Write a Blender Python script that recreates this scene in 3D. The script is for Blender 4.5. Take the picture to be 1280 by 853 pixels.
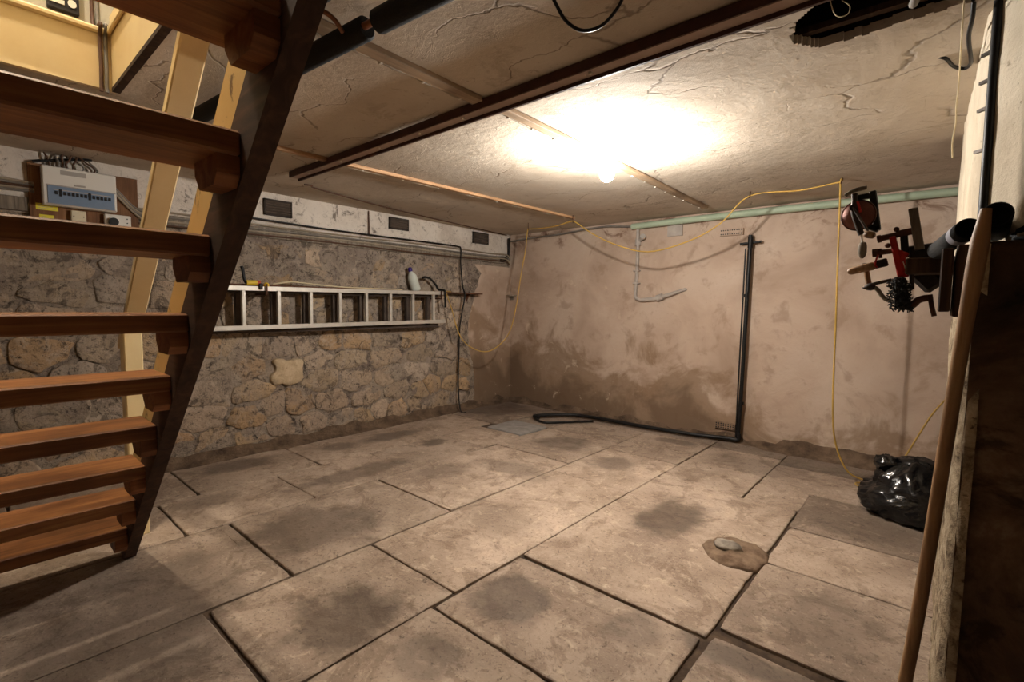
import bpy, math, random
import numpy as np
from mathutils import Vector, Matrix, noise as mnoise

for o in list(bpy.data.objects): bpy.data.objects.remove(o)
SC = bpy.context.scene
COL = SC.collection

# ------------------------------------------------------------------ camera
f_px = 610.794
cam_axes = ((1178-640, 390-426.5, f_px), (-57-640, 374-426.5, f_px))   # directions of world +Y and -X in the camera frame
yv = Vector(cam_axes[0]).normalized(); xv = -Vector(cam_axes[1]).normalized(); zv = xv.cross(yv)
right = Vector((xv.x, yv.x, zv.x)); down = Vector((xv.y, yv.y, zv.y)); fwd = Vector((xv.z, yv.z, zv.z))
cam_data = bpy.data.cameras.new('camera'); cam = bpy.data.objects.new('camera', cam_data); COL.objects.link(cam)
cam_data.sensor_width = 36; cam_data.lens = f_px/1280*36; cam_data.clip_start = .02
mw = Matrix.Identity(4)
for i in range(3):
    mw[i][0] = right[i]; mw[i][1] = -down[i]; mw[i][2] = -fwd[i]
mw[0][3], mw[1][3], mw[2][3] = 4.32, 0, 1.22
cam.matrix_world = mw
SC.camera = cam

# ------------------------------------------------------------------ world, exposure
w = bpy.data.worlds.new('world'); SC.world = w; w.use_nodes = True
w.node_tree.nodes['Background'].inputs[0].default_value = (.5, .42, .34, 1)
w.node_tree.nodes['Background'].inputs[1].default_value = .0
SC.view_settings.view_transform = 'Standard'; SC.view_settings.look = 'None'
SC.view_settings.gamma = 1; SC.view_settings.use_curve_mapping = False
SC.view_settings.exposure = 0.85
BULB_EMIT = 1220.0      # cellar bulb
HALL_EMIT = 850.0       # lamp in the hall above the stairs

random.seed(11)
R = random.random
U = random.uniform
ZC = 2.12                # ceiling
XL, YB = .12, 4.72       # left wall, back wall

# ------------------------------------------------------------------ materials
def rgb(h):
    h = h.lstrip('#'); c = [int(h[i:i+2], 16)/255 for i in (0, 2, 4)]
    return tuple(x/12.92 if x <= .04045 else ((x+.055)/1.055)**2.4 for x in c) + (1,)

class NT:
    def __init__(s, name):
        m = bpy.data.materials.new(name); m.use_nodes = True
        s.m = m; s.t = m.node_tree; s.b = s.t.nodes['Principled BSDF']
        g = s.n('ShaderNodeNewGeometry'); s.pos = g.outputs['Position']
    def n(s, typ, **kw):
        x = s.t.nodes.new(typ)
        for k, v in kw.items(): setattr(x, k, v)
        return x
    def l(s, a, b): s.t.links.new(a, b)
    def setin(s, inp, v):
        if hasattr(v, 'links') or isinstance(v, bpy.types.NodeSocket): s.l(v, inp)
        else: inp.default_value = v
    def mapv(s, vec, scale=(1, 1, 1), loc=(0, 0, 0), rot=(0, 0, 0)):
        m = s.n('ShaderNodeMapping'); s.l(vec, m.inputs[0]); m.inputs[1].default_value = loc
        m.inputs[2].default_value = rot; m.inputs[3].default_value = scale; return m.outputs[0]
    def noise(s, scale, detail=6, rough=.6, dist=0, vec=None):
        x = s.n('ShaderNodeTexNoise'); s.l(vec if vec is not None else s.pos, x.inputs['Vector'])
        x.inputs['Scale'].default_value = scale; x.inputs['Detail'].default_value = detail
        x.inputs['Roughness'].default_value = rough; x.inputs['Distortion'].default_value = dist
        return x.outputs['Fac']
    def voro(s, scale, feature='DISTANCE_TO_EDGE', vec=None, out='Distance'):
        x = s.n('ShaderNodeTexVoronoi', feature=feature); s.l(vec if vec is not None else s.pos, x.inputs['Vector'])
        x.inputs['Scale'].default_value = scale; return x.outputs[out]
    def ramp(s, fac, stops):
        x = s.n('ShaderNodeValToRGB'); s.l(fac, x.inputs[0]); e = x.color_ramp.elements
        while len(e) < len(stops): e.new(.5)
        for el, (p, c) in zip(e, stops): el.position = p; el.color = rgb(c) if isinstance(c, str) else (c, c, c, 1)
        return x.outputs[0]
    def rng(s, v, a, b, c=0, d=1, smooth=True):
        x = s.n('ShaderNodeMapRange'); s.l(v, x.inputs[0])
        x.interpolation_type = 'SMOOTHSTEP' if smooth else 'LINEAR'
        for i, q in enumerate((a, b, c, d)): x.inputs[i+1].default_value = q
        return x.outputs[0]
    def math(s, op, a, b=0.0, c=None):
        x = s.n('ShaderNodeMath', operation=op); s.setin(x.inputs[0], a); s.setin(x.inputs[1], b)
        if c is not None: s.setin(x.inputs[2], c)
        return x.outputs[0]
    def mix(s, fac, a, b, blend='MIX'):
        x = s.n('ShaderNodeMix', data_type='RGBA', blend_type=blend)
        s.setin(x.inputs[0], fac)
        s.setin(x.inputs[6], rgb(a) if isinstance(a, str) else a); s.setin(x.inputs[7], rgb(b) if isinstance(b, str) else b)
        return x.outputs[2]
    def sep(s):
        x = s.n('ShaderNodeSeparateXYZ'); s.l(s.pos, x.inputs[0]); return x.outputs
    def bump(s, h, strength=.4, dist=.01, prev=None):
        x = s.n('ShaderNodeBump'); x.inputs['Strength'].default_value = strength; x.inputs['Distance'].default_value = dist
        s.l(h, x.inputs['Height'])
        if prev is not None: s.l(prev, x.inputs['Normal'])
        return x.outputs[0]
    def out(s, color, rough=.85, normal=None, metal=0., spec=.3):
        s.setin(s.b.inputs['Base Color'], rgb(color) if isinstance(color, str) else color)
        s.setin(s.b.inputs['Roughness'], rough); s.setin(s.b.inputs['Metallic'], metal)
        s.b.inputs['Specular IOR Level'].default_value = spec
        if normal is not None: s.l(normal, s.b.inputs['Normal'])
        return s.m

def plain(name, col, col2=None, scale=12, rough=.7, metal=0., bump=.15, bscale=90, spec=.3, bdist=.004):
    s = NT(name); c = rgb(col)
    if col2: c = s.ramp(s.noise(scale, 7, .65), [(.35, col), (.65, col2)])
    nrm = s.bump(s.noise(bscale, 4), bump, bdist) if bump else None
    return s.out(c, rough, nrm, metal, spec)

def wood(name, dark, mid, light, axis=1, rough=.6, scale=5, spec=.3):
    s = NT(name); sc = [9, 9, 9]; sc[axis] = .7
    v = s.mapv(s.pos, tuple(sc))
    a = s.noise(scale*.6, 8, .6, 1.2, v); b = s.noise(2.2, 3)
    c = s.ramp(a, [(.28, dark), (.5, mid), (.72, light)])
    c = s.mix(s.rng(b, .45, .7, 0, .5), c, s.mix(1., c, '#6b5544', 'MULTIPLY'))
    return s.out(c, rough, s.bump(a, .25, .003), 0, spec)

# flagstones -----------------------------------------------------------
STAINS = [(3.2, 2.72, .2, .34, 1), (2.45, 3.36, .2, .2, .8), (1.82, 3.56, .3, .26, .75), (1.96, 2.73, .36, .16, .6),
          (.52, 2.62, .16, .28, .9), (.5, 2.10, .13, .17, .7), (.42, 1.33, .15, .3, .75), (1.83, 1.26, .32, .36, .7),
          (2.62, .95, .22, .26, .95), (3.02, 1.5, .2, .2, .85), (.98, 2.76, .1, .13, .9), (1.2, 1.85, .13, .5, .7),
          (1.95, .55, .4, .33, .65), (3.05, 1.02, .16, .13, .6), (1.62, 2.3, .17, .25, .55), (2.2, .3, .5, .25, .6),
          (1.0, .95, .12, .2, .5), (3.5, 1.65, .12, .12, .5), (4.05, 3.3, .3, .2, .35), (.35, 4.2, .5, .5, .8),
          (4.05, 2.2, .18, .3, .45), (2.45, 2.0, .25, .2, .3), (3.95, 1.75, .35, .09, .9), (2.55, 4.3, .22, .1, .7), (3.3, 4.1, .4, .25, .4)]
def mat_flag():
    s = NT('flagstone'); 
    big = s.noise(1.7, 9, .62, .4); mid = s.noise(7, 8, .65, .3); fine = s.noise(55, 5, .7)
    c = s.ramp(big, [(.3, '#8a796b'), (.47, '#a69484'), (.62, '#b8a696')])
    c = s.mix(s.rng(mid, .5, .68, 0, .55), c, '#7d6a5b')
    c = s.mix(s.rng(s.noise(13, 6, .7, .6), .54, .66, 0, .6), c, '#cbb9a4')
    c = s.mix(s.rng(s.noise(3.3, 9, .72, 1.5), .53, .6, 0, .45), c, '#6f5c4d')
    c = s.mix(s.rng(s.noise(24, 7, .75, 1.), .57, .66, 0, .5), c, '#6b5848')
    c = s.mix(s.rng(fine, .54, .68, 0, .55), c, '#54463b')
    c = s.mix(s.rng(s.noise(85, 6, .8), .56, .66, 0, .5), c, '#d3c4b3')
    c = s.mix(s.rng(s.noise(19, 8, .78, .5), .6, .66, 0, .75), c, '#4a3d33')
    wob = s.math('MULTIPLY', s.math('SUBTRACT', s.noise(4.5, 6, .6, .4), .5), 1.5)
    tot = None
    for (x, y, rx, ry, st) in STAINS:
        v = s.mapv(s.pos, (1/rx, 1/ry, 0), (-x/rx, -y/ry, 0))
        ln = s.n('ShaderNodeVectorMath', operation='LENGTH'); s.l(v, ln.inputs[0])
        d = s.math('ADD', ln.outputs['Value'], wob)
        k = s.rng(d, .55, 1.15, st, 0)
        tot = k if tot is None else s.math('MAXIMUM', tot, k)
    c = s.mix(s.math('MULTIPLY', tot, .78), c, '#4f433a')
    oi = s.n('ShaderNodeObjectInfo')
    c = s.mix(1., c, oi.outputs['Color'], 'MULTIPLY')
    br = s.rng(oi.outputs['Random'], 0, 1, .88, 1.06, False)
    vm = s.n('ShaderNodeVectorMath', operation='SCALE'); s.l(c, vm.inputs[0]); s.l(br, vm.inputs['Scale'])
    nrm = s.bump(s.noise(3.5, 8, .6), .6, .03); nrm = s.bump(fine, .35, .006, nrm)
    rough = s.rng(tot, 0, 1, .82, .6)
    return s.out(vm.outputs[0], rough, nrm, 0, .25)

def mat_back():
    s = NT('damp_plaster'); xyz = s.sep()
    big = s.noise(1.5, 8, .6, .5); mid = s.noise(5, 9, .65, .4); fine = s.noise(40, 5, .7)
    c = s.ramp(big, [(.3, '#a68f7d'), (.5, '#b9a391'), (.66, '#c3b09f')])
    c = s.mix(s.rng(mid, .52, .66, 0, .5), c, '#937a66')
    # rising damp: brown tide from the floor, higher towards the left corner
    tide = s.math('ADD', s.math('MULTIPLY', xyz['X'], .16), xyz['Z'])
    tide = s.math('ADD', tide, s.math('MULTIPLY', s.math('SUBTRACT', s.noise(2.0, 8, .62, .6), .5), 2.3))
    c = s.mix(s.rng(tide, 1.05, .75, 0, .68), c, '#82684f')
    c = s.mix(s.rng(tide, .72, .3, 0, .65), c, '#64503e')
    c = s.mix(s.math('MULTIPLY', s.rng(s.noise(6, 9, .7, .8), .6, .66), s.rng(xyz['X'], 2.6, 1.2, 0, .6)), c, '#cdb9a3')
    c = s.mix(s.math('MULTIPLY', s.rng(s.noise(3.2, 9, .7, 1.), .54, .62, 0, .8), s.rng(xyz['Z'], 1.8, 2.05)), c, '#6a4a38')
    c = s.mix(s.rng(fine, .6, .75, 0, .3), c, '#74604e')
    nrm = s.bump(mid, .5, .02); nrm = s.bump(fine, .2, .004, nrm)
    return s.out(c, .88, nrm, 0, .2)

def mat_ceiling():
    s = NT('ceiling_plaster')
    big = s.noise(1.1, 7, .6, .3); fine = s.noise(32, 6, .7)
    c = s.ramp(big, [(.3, '#b0a291'), (.5, '#c0b3a2'), (.68, '#cabeae')])
    c = s.mix(s.rng(s.noise(6, 8, .7, .6), .56, .66, 0, .4), c, '#94846f')
    c = s.mix(s.rng(s.noise(21, 7, .75, .8), .6, .67, 0, .4), c, '#7d6c5a')
    c = s.mix(s.rng(fine, .63, .75, 0, .25), c, '#756554')
    # hairline cracks running across the room with flaking edges
    dv = s.n('ShaderNodeTexNoise'); s.l(s.pos, dv.inputs['Vector']); dv.inputs['Scale'].default_value = 2.6; dv.inputs['Detail'].default_value = 5
    av = s.n('ShaderNodeMix', data_type='RGBA', blend_type='ADD'); av.inputs[0].default_value = .5; s.l(s.pos, av.inputs[6]); s.l(dv.outputs['Color'], av.inputs[7])
    v = s.mapv(av.outputs[2], (.6, 1.9, .4))
    e = s.voro(1.25, vec=v); crack = s.rng(e, .0, .012, 1, 0)
    patch = s.rng(s.noise(1.6, 3), .44, .56)
    crack = s.math('MULTIPLY', crack, patch)
    c = s.mix(s.math('MULTIPLY', crack, .55), c, '#5d4d3f')
    cellv = s.n('ShaderNodeTexVoronoi', feature='F1'); s.l(v, cellv.inputs['Vector']); cellv.inputs['Scale'].default_value = 1.25
    flake = s.rng(s.noise(4.2, 7, .66, 1.1), .585, .6, 0, 1)
    h = s.math('SUBTRACT', s.math('MULTIPLY', flake, .55), s.math('MULTIPLY', crack, .9))
    nrm = s.bump(s.noise(5, 8, .6, .4), .3, .02); nrm = s.bump(h, .5, .008, nrm); nrm = s.bump(fine, .45, .008, nrm)
    return s.out(c, .9, nrm, 0, .2)

def smear(s, c):      # old pointing, soot blotches and lime runs shared by stones and joints
    c = s.mix(s.rng(s.noise(2.6, 9, .7, 1.0), .47, .58, 0, .5), c, '#a89a8e')
    c = s.mix(s.rng(s.noise(6.5, 9, .74, 1.2), .53, .61, 0, .72), c, '#544a43')
    c = s.mix(s.rng(s.noise(12, 8, .75, .8), .53, .61, 0, .65), c, '#bcab98')
    c = s.mix(s.rng(s.noise(22, 7, .75, .6), .56, .63, 0, .75), c, '#3c332d')
    c = s.mix(s.rng(s.noise(42, 6, .78), .54, .66, 0, .7), c, '#3a312b')
    return c
def mat_stone():
    s = NT('rubble_stone'); oi = s.n('ShaderNodeObjectInfo'); r = oi.outputs['Random']
    base = s.ramp(r, [(0, '#b5a28f'), (.2, '#bda78f'), (.4, '#a99884'), (.55, '#c4aa88'), (.72, '#b39573'), (.88, '#b9ab9d'), (1, '#c2ae98')])
    c = s.mix(s.rng(s.noise(9, 8, .68, .5), .45, .7, 0, .5), base, '#6d5f53')
    c = smear(s, c)
    c = s.mix(.75, c, s.mix(1., c, oi.outputs['Color'], 'MULTIPLY'))
    nrm = s.bump(s.noise(8, 9, .68), .9, .035); nrm = s.bump(s.noise(60, 6, .75), .7, .008, nrm)
    return s.out(c, .92, nrm, 0, .15)
def mat_pale():
    s = NT('pale_stone'); c = s.ramp(s.noise(9, 8, .7, .6), [(.35, '#a8947a'), (.5, '#bfa98a'), (.65, '#cdb99c')])
    c = s.mix(s.rng(s.noise(42, 6, .78), .58, .7, 0, .6), c, '#6b5a45')
    return s.out(c, .92, s.bump(s.noise(14, 9, .7), .9, .02), 0, .15)
def mat_mortar():
    s = NT('rough_mortar')
    c = s.ramp(s.noise(3.2, 9, .66, .6), [(.32, '#7d6f65'), (.48, '#9c8d7f'), (.62, '#b4a491')])
    c = smear(s, c)
    nrm = s.bump(s.noise(10, 9, .72), 1, .045); nrm = s.bump(s.noise(70, 6, .75), .8, .01, nrm)
    return s.out(c, .95, nrm, 0, .1)

def mat_band():
    s = NT('dirty_whitewash')
    c = s.ramp(s.noise(3, 8, .65, .4), [(.3, '#b9ada1'), (.5, '#d2c8bc'), (.7, '#dfd6cb')])
    c = s.mix(s.rng(s.noise(5, 9, .75, .9), .56, .63, 0, .8), c, '#5a4e44')
    c = s.mix(s.rng(s.noise(14, 8, .75, .9), .55, .62, 0, .5), c, '#8b7d70')
    c = s.mix(s.rng(s.noise(40, 5, .7), .6, .72, 0, .45), c, '#7b6d60')
    return s.out(c, .9, s.bump(s.noise(14, 8, .7), .6, .015), 0, .2)

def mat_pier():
    s = NT('shaded_plaster')  # dark colour carries the shade of the front turned from the bulb
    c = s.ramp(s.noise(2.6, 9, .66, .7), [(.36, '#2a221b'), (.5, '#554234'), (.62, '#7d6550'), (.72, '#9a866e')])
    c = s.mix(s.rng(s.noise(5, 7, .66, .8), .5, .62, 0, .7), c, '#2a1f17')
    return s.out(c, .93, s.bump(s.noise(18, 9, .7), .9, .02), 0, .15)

def mat_pier_white():
    s = NT('flaking_whitewash')
    c = s.ramp(s.noise(3, 8, .6, .3), [(.3, '#b3a58f'), (.6, '#cfc3ae')])
    c = s.mix(s.rng(s.noise(30, 5, .7), .62, .72, 0, .6), c, '#5c4b3a')
    c = s.mix(s.rng(s.noise(7, 8, .7, .6), .62, .7, 0, .55), c, '#8d7a62')
    return s.out(c, .9, s.bump(s.noise(16, 8, .7), .6, .012), 0, .2)

def mat_pier_low():
    s = NT('crumbling_limewash')
    c = s.ramp(s.noise(14, 8, .7, .6), [(.36, '#5b4b3b'), (.5, '#a8977e'), (.66, '#c5b69d')])
    c = s.mix(s.rng(s.noise(45, 5, .7), .58, .7, 0, .8), c, '#3d3026')
    return s.out(c, .94, s.bump(s.noise(26, 8, .7), 1, .02), 0, .15)

M = dict(
    flag=mat_flag(), back=mat_back(), ceil=mat_ceiling(), stone=mat_stone(), pale=mat_pale(), mortar=mat_mortar(), band=mat_band(),
    pier=mat_pier(), pierw=mat_pier_white(), pierl=mat_pier_low(),
    soil=plain('joint_dirt', '#2c221b', '#5d4c3d', 8, .95, 0, .5, 60),
    fillet=plain('dark_mortar', '#493b30', '#7a6654', 7, .95, 0, .9, 30, .1, .02),
    tread=wood('stained_tread', '#6b4226', '#8f5e38', '#ab7848', 1, .5),
    cleat=wood('raw_cleat', '#6a3f22', '#8d5933', '#a46f45', 1, .6),
    raw=wood('raw_dark_timber', '#33231a', '#483225', '#5c4130', 0, .75),
    cream=plain('cream_gloss_paint', '#d6bd8c', '#dfca9c', 3, .38, 0, .1, 30, .45),
    creamworn=None,
    batten=wood('pale_batten', '#86705a', '#a38b70', '#b8a186', 1, .65),
    batten2=wood('orange_batten', '#94704f', '#b18a65', '#c29c76', 1, .65),
    beam=plain('dark_brown_steel', '#3a211a', '#4b2d23', 10, .55, 0, .2, 60),  # dark tone includes the shade on the strip's near side
    beamface=plain('pale_brown_board', '#a48d80', '#b7a295', 6, .6, 0, .2, 60),  # paler tone for the strip's underside
    foam=plain('black_pipe_foam', '#0c0b0b', '#141312', 14, .8, 0, .3, 150),
    copper=plain('dull_copper', '#6b4734', '#825842', 20, .5, .6, .1),
    alu=plain('ladder_aluminium', '#b9b2a8', '#cbc5bb', 9, .42, .35, .1, 80, .5),
    shadealu=plain('shaded_aluminium', '#3a302a', '#54483f', 9, .7, .1, .2, 60),  # aluminium with the rear ladder's shade put into its colour
    black=plain('black_plastic', '#100f0f', '#181616', 10, .45, 0, .1),
    blackcable=plain('black_cable', '#151312', None, 1, .5, 0, 0),
    yellow=plain('yellow_cable', '#a5843a', '#bf9a4c', 8, .5, 0, .1),
    tancable=plain('grey_beige_cable', '#8d8070', '#a3957f', 9, .6, 0, .1),
    browncable=plain('brown_cable', '#4a3325', '#5b4030', 9, .6, 0, .1),
    greycable=plain('grey_cable', '#6b655e', '#827b72', 9, .6, 0, .1),
    greenpipe=plain('pale_green_painted_pipe', '#9aa890', '#aab79f', 5, .5, 0, .25, 40),
    greypipe=plain('whitewashed_lead_pipe', '#9f958c', '#b3a9a0', 9, .7, 0, .4, 60),
    board=wood('mounting_board', '#5d3d25', '#80593a', '#96704e', 2, .7),
    white=plain('white_plastic', '#d9d4cb', None, 1, .4, 0, 0, 90, .5),
    offwhite=plain('cream_plastic', '#d6cbae', None, 1, .45, 0, 0, 90, .5),
    bluewin=plain('blue_tinted_window', '#6f8299', '#7b8ea6', 4, .25, 0, 0, 90, .5),
    greylabel=plain('grey_print', '#a49d95', None, 1, .6, 0, 0),
    sticker=plain('yellow_sticker', '#d6c935', '#dfd34a', 20, .6, 0, 0),
    dark=plain('black_print', '#1c1a1c', None, 1, .6, 0, 0),
    slat=plain('dusty_slat', '#51463d', '#64574d', 12, .8, 0, .3, 60),
    iron=plain('dark_vent_iron', '#2c2622', '#453b34', 12, .8, 0, .4, 60),
    rust=plain('rusty_shelf', '#4d3022', '#6b4630', 14, .75, 0, .4, 60),
    bag=plain('glossy_black_bag', '#0b0b0c', '#121112', 6, .2, 0, .35, 9, .6, .03),
    cover=plain('grey_cover_slab', '#7f7a76', '#98938e', 14, .8, 0, .5, 70),
    clay=plain('brown_clay', '#5f4d3e', '#8a7562', 14, .95, 0, .8, 40, .1, .01),
    pebble=plain('grey_rock', '#6f675e', '#a89f92', 11, .9, 0, .8, 40, .1, .01),
    handle=wood('worn_ash_handle', '#6f5238', '#916f4e', '#ab8a66', 2, .5),
    darkwood=wood('dark_brown_board', '#2a1c13', '#3d2a1d', '#54402f', 2, .75),
    steel=plain('old_tool_steel', '#2b2623', '#4c433c', 14, .5, .6, .3, 60),
    steelrust=plain('rusted_tool_steel', '#3a241a', '#5d3a28', 14, .7, .3, .5, 60),
    red=plain('red_tool_paint', '#8f1410', '#b0241b', 12, .4, 0, .2),
    gearred=plain('faded_red_gear', '#70443a', '#8a5a4c', 14, .5, .3, .3),
    bristle=plain('black_wire_brush', '#0d0c0c', '#26231f', 40, .7, 0, 1, 140, .4, .02),
    greywood=wood('weathered_grey_wood', '#5b5148', '#857a6c', '#a59b8c', 2, .85),
    band_tape=plain('grey_tape', '#8f8f98', None, 1, .5, 0, 0),
    bottle=plain('white_plastic_bottle', '#b8bdb4', '#c9cdc4', 5, .4, 0, 0, 90, .5),
    purple=plain('purple_cap', '#35206e', None, 1, .4, 0, 0),
    orange=plain('orange_plastic', '#c4502a', None, 1, .45, 0, 0),
    yellowp=plain('yellow_plastic', '#d2b02c', None, 1, .45, 0, 0),
    hallwall=plain('hall_paint', '#a9a394', '#b4ae9f', 2, .7, 0, .1),
    void=plain('dark_void', '#1a1411', '#2c221b', 6, .95, 0, .5),
    string=plain('pale_string', '#d8c8a4', None, 1, .8, 0, 0),
    clip=plain('white_cable_clip', '#cfc6b8', None, 1, .5, 0, 0),
    darkstone=plain('cellar_wall_render', '#5e5145', '#7d6c5b', 3, .95, 0, .6, 20, .1, .02),
)
def mat_creamworn():
    s = NT('worn_cream_paint')
    c = s.ramp(s.noise(2, 5), [(.35, '#cfae6f'), (.65, '#dabd82')])
    v = s.mapv(s.pos, (1, 1, .45))
    c = s.mix(s.rng(s.noise(16, 6, .7, .4, v), .59, .63, 0, .85), c, '#5a3a1f')
    return s.out(c, .5, s.bump(s.noise(30, 5), .2, .004), 0, .35)
M['creamworn'] = mat_creamworn()
def mat_emit(name, col, strength):
    s = NT(name); s.b.inputs['Emission Color'].default_value = col; s.b.inputs['Emission Strength'].default_value = strength
    return s.out((.9, .85, .75, 1), .3)
M['bulb'] = mat_emit('lit_bulb', (1, .945, .87, 1), BULB_EMIT)
M['hallbulb'] = mat_emit('lit_hall_bulb', (1, .87, .70, 1), HALL_EMIT)

# ------------------------------------------------------------------ mesh builder
WLOC = {}
class MB:
    def __init__(s): s.v = []; s.f = []; s.mi = []; s.cur = 0; s.sm = []
    def add(s, vs, fs, smooth=False):
        o = len(s.v); s.v += [tuple(map(float, p)) for p in vs]
        for q in fs: s.f.append([i+o for i in q]); s.mi.append(s.cur); s.sm.append(smooth)
        return s
    def box(s, a, b, bev=0, rot=None, jit=0):
        (x0, y0, z0), (x1, y1, z1) = [min(p, q) for p, q in zip(a, b)], [max(p, q) for p, q in zip(a, b)]
        if bev:
            bev = min(bev, .45*(x1-x0), .45*(y1-y0), .45*(z1-z0))
            vs = []; idx = {}
            for i, x in enumerate((x0, x1)):
                for j, y in enumerate((y0, y1)):
                    for k, z in enumerate((z0, z1)):
                        sx, sy, sz = (1-2*i)*bev, (1-2*j)*bev, (1-2*k)*bev
                        for ax, p in enumerate(((x, y+sy, z+sz), (x+sx, y, z+sz), (x+sx, y+sy, z))):
                            idx[i, j, k, ax] = len(vs); vs.append(p)
            fs = []
            g = lambda i, j, k, a: idx[i, j, k, a]
            for q in (0, 1):
                fs.append([g(q, 0, 0, 0), g(q, 1, 0, 0), g(q, 1, 1, 0), g(q, 0, 1, 0)][::1 if q else -1])
                fs.append([g(0, q, 0, 1), g(1, q, 0, 1), g(1, q, 1, 1), g(0, q, 1, 1)][::-1 if q else 1])
                fs.append([g(0, 0, q, 2), g(1, 0, q, 2), g(1, 1, q, 2), g(0, 1, q, 2)][::1 if q else -1])
            for p in (0, 1):
                for q in (0, 1):
                    fs.append([g(0, p, q, 1), g(1, p, q, 1), g(1, p, q, 2), g(0, p, q, 2)])
                    fs.append([g(p, 0, q, 0), g(p, 1, q, 0), g(p, 1, q, 2), g(p, 0, q, 2)])
                    fs.append([g(p, q, 0, 0), g(p, q, 1, 0), g(p, q, 1, 1), g(p, q, 0, 1)])
            for i in (0, 1):
                for j in (0, 1):
                    for k in (0, 1): fs.append([g(i, j, k, 0), g(i, j, k, 1), g(i, j, k, 2)])
        else:
            vs = [(x, y, z) for x in (x0, x1) for y in (y0, y1) for z in (z0, z1)]
            fs = [[0, 1, 3, 2], [4, 6, 7, 5], [0, 4, 5, 1], [2, 3, 7, 6], [0, 2, 6, 4], [1, 5, 7, 3]]
        if rot is not None:
            c = Vector(((x0+x1)/2, (y0+y1)/2, (z0+z1)/2)); vs = [tuple(c + rot @ (Vector(p)-c)) for p in vs]
        return s.add(vs, fs)
    def bar(s, p, q, wd, ht, up=(0, 0, 1), bev=0):      # box along p->q, width wd sideways, height ht along up
        p, q = Vector(p), Vector(q); d = (q-p); L = d.length; d.normalize(); upv = Vector(up)
        sd = d.cross(upv).normalized(); u = sd.cross(d)
        m = MB(); m.box((0, -wd/2, -ht/2), (L, wd/2, ht/2), bev)
        return s.add([p + d*a + sd*b + u*c for a, b, c in m.v], m.f)
    def tube(s, pts, r, n=8, smooth=True, cap=True, rs=None):
        pts = [Vector(p) for p in pts]; k = len(pts); T = []
        for i in range(k):
            t = (pts[min(i+1, k-1)] - pts[max(i-1, 0)]); T.append(t.normalized())
        up = Vector((0, 0, 1)) if abs(T[0].z) < .9 else Vector((1, 0, 0))
        a = T[0].cross(up).normalized(); vs = []
        for i in range(k):
            a = (a - T[i]*a.dot(T[i])).normalized(); b = T[i].cross(a); rr = rs[i] if rs else r
            for j in range(n):
                th = 2*math.pi*j/n; vs.append(pts[i] + (a*math.cos(th) + b*math.sin(th))*rr)
        fs = [[i*n+j, i*n+(j+1) % n, (i+1)*n+(j+1) % n, (i+1)*n+j] for i in range(k-1) for j in range(n)]
        s.add(vs, fs, smooth)
        if cap: s.add(vs[:n], [list(range(n))[::-1]]); s.add(vs[-n:], [list(range(n))])
        return s
    def cyl(s, p, q, r, r2=None, n=16): return s.tube([p, q], r, n, rs=[r, r if r2 is None else r2])
    def lathe(s, c, prof, axis=(0, 0, 1), n=20):        # prof: (radius, height) along axis from c
        c = Vector(c); ax = Vector(axis).normalized()
        return s.tube_prof(c, ax, prof, n)
    def tube_prof(s, c, ax, prof, n):
        up = Vector((0, 0, 1)) if abs(ax.z) < .9 else Vector((1, 0, 0))
        a = ax.cross(up).normalized(); b = ax.cross(a); vs = []
        for r, h in prof:
            for j in range(n):
                th = 2*math.pi*j/n; vs.append(c + ax*h + (a*math.cos(th)+b*math.sin(th))*max(r, 1e-4))
        k = len(prof)
        fs = [[i*n+j, i*n+(j+1) % n, (i+1)*n+(j+1) % n, (i+1)*n+j] for i in range(k-1) for j in range(n)]
        s.add(vs, fs, True); s.add(vs[:n], [list(range(n))]); s.add(vs[-n:], [list(range(n))]); return s
    def torus(s, c, ax, R0, r, n=24, m=8):
        c = Vector(c); ax = Vector(ax).normalized(); up = Vector((0, 0, 1)) if abs(ax.z) < .9 else Vector((1, 0, 0))
        a = ax.cross(up).normalized(); b = ax.cross(a); vs = []
        for i in range(n):
            e = a*math.cos(2*math.pi*i/n) + b*math.sin(2*math.pi*i/n)
            for j in range(m):
                t = 2*math.pi*j/m; vs.append(c + e*(R0+r*math.cos(t)) + ax*r*math.sin(t))
        return s.add(vs, [[i*m+j, i*m+(j+1) % m, ((i+1) % n)*m+(j+1) % m, ((i+1) % n)*m+j] for i in range(n) for j in range(m)], True)
    def prism(s, poly, a, b, ax):        # poly 2-D in the two other axes, extruded a..b along axis ax
        def P(u, v, w_):
            q = [u, v]; q.insert(ax, w_); return q
        n = len(poly)
        s.add([P(u, v, a) for u, v in poly] + [P(u, v, b) for u, v in poly],
              [list(range(n))[::-1], list(range(n, 2*n))] + [[i, (i+1) % n, n+(i+1) % n, n+i] for i in range(n)]); return s
    def build(s, name, mat, parent=None, origin=None, kind=None, mats=None, color=None):
        a = np.array(s.v); lo, hi = a.min(0), a.max(0)
        o = np.array(origin) if origin is not None else np.array([(lo[0]+hi[0])/2, (lo[1]+hi[1])/2, lo[2]])
        me = bpy.data.meshes.new(name); me.from_pydata((a-o).tolist(), [], s.f)
        for m_ in (mats or [mat]): me.materials.append(M[m_])
        me.polygons.foreach_set('material_index', s.mi); me.polygons.foreach_set('use_smooth', s.sm)
        import bmesh
        bm = bmesh.new(); bm.from_mesh(me); bmesh.ops.recalc_face_normals(bm, faces=bm.faces); bm.to_mesh(me); bm.free()
        ob = bpy.data.objects.new(name, me); COL.objects.link(ob)
        WLOC[ob] = o
        if parent is not None: ob.parent = parent; ob.location = o - WLOC[parent]
        else: ob.location = o
        if kind: ob['kind'] = kind
        if color: ob.color = color
        return ob
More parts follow.
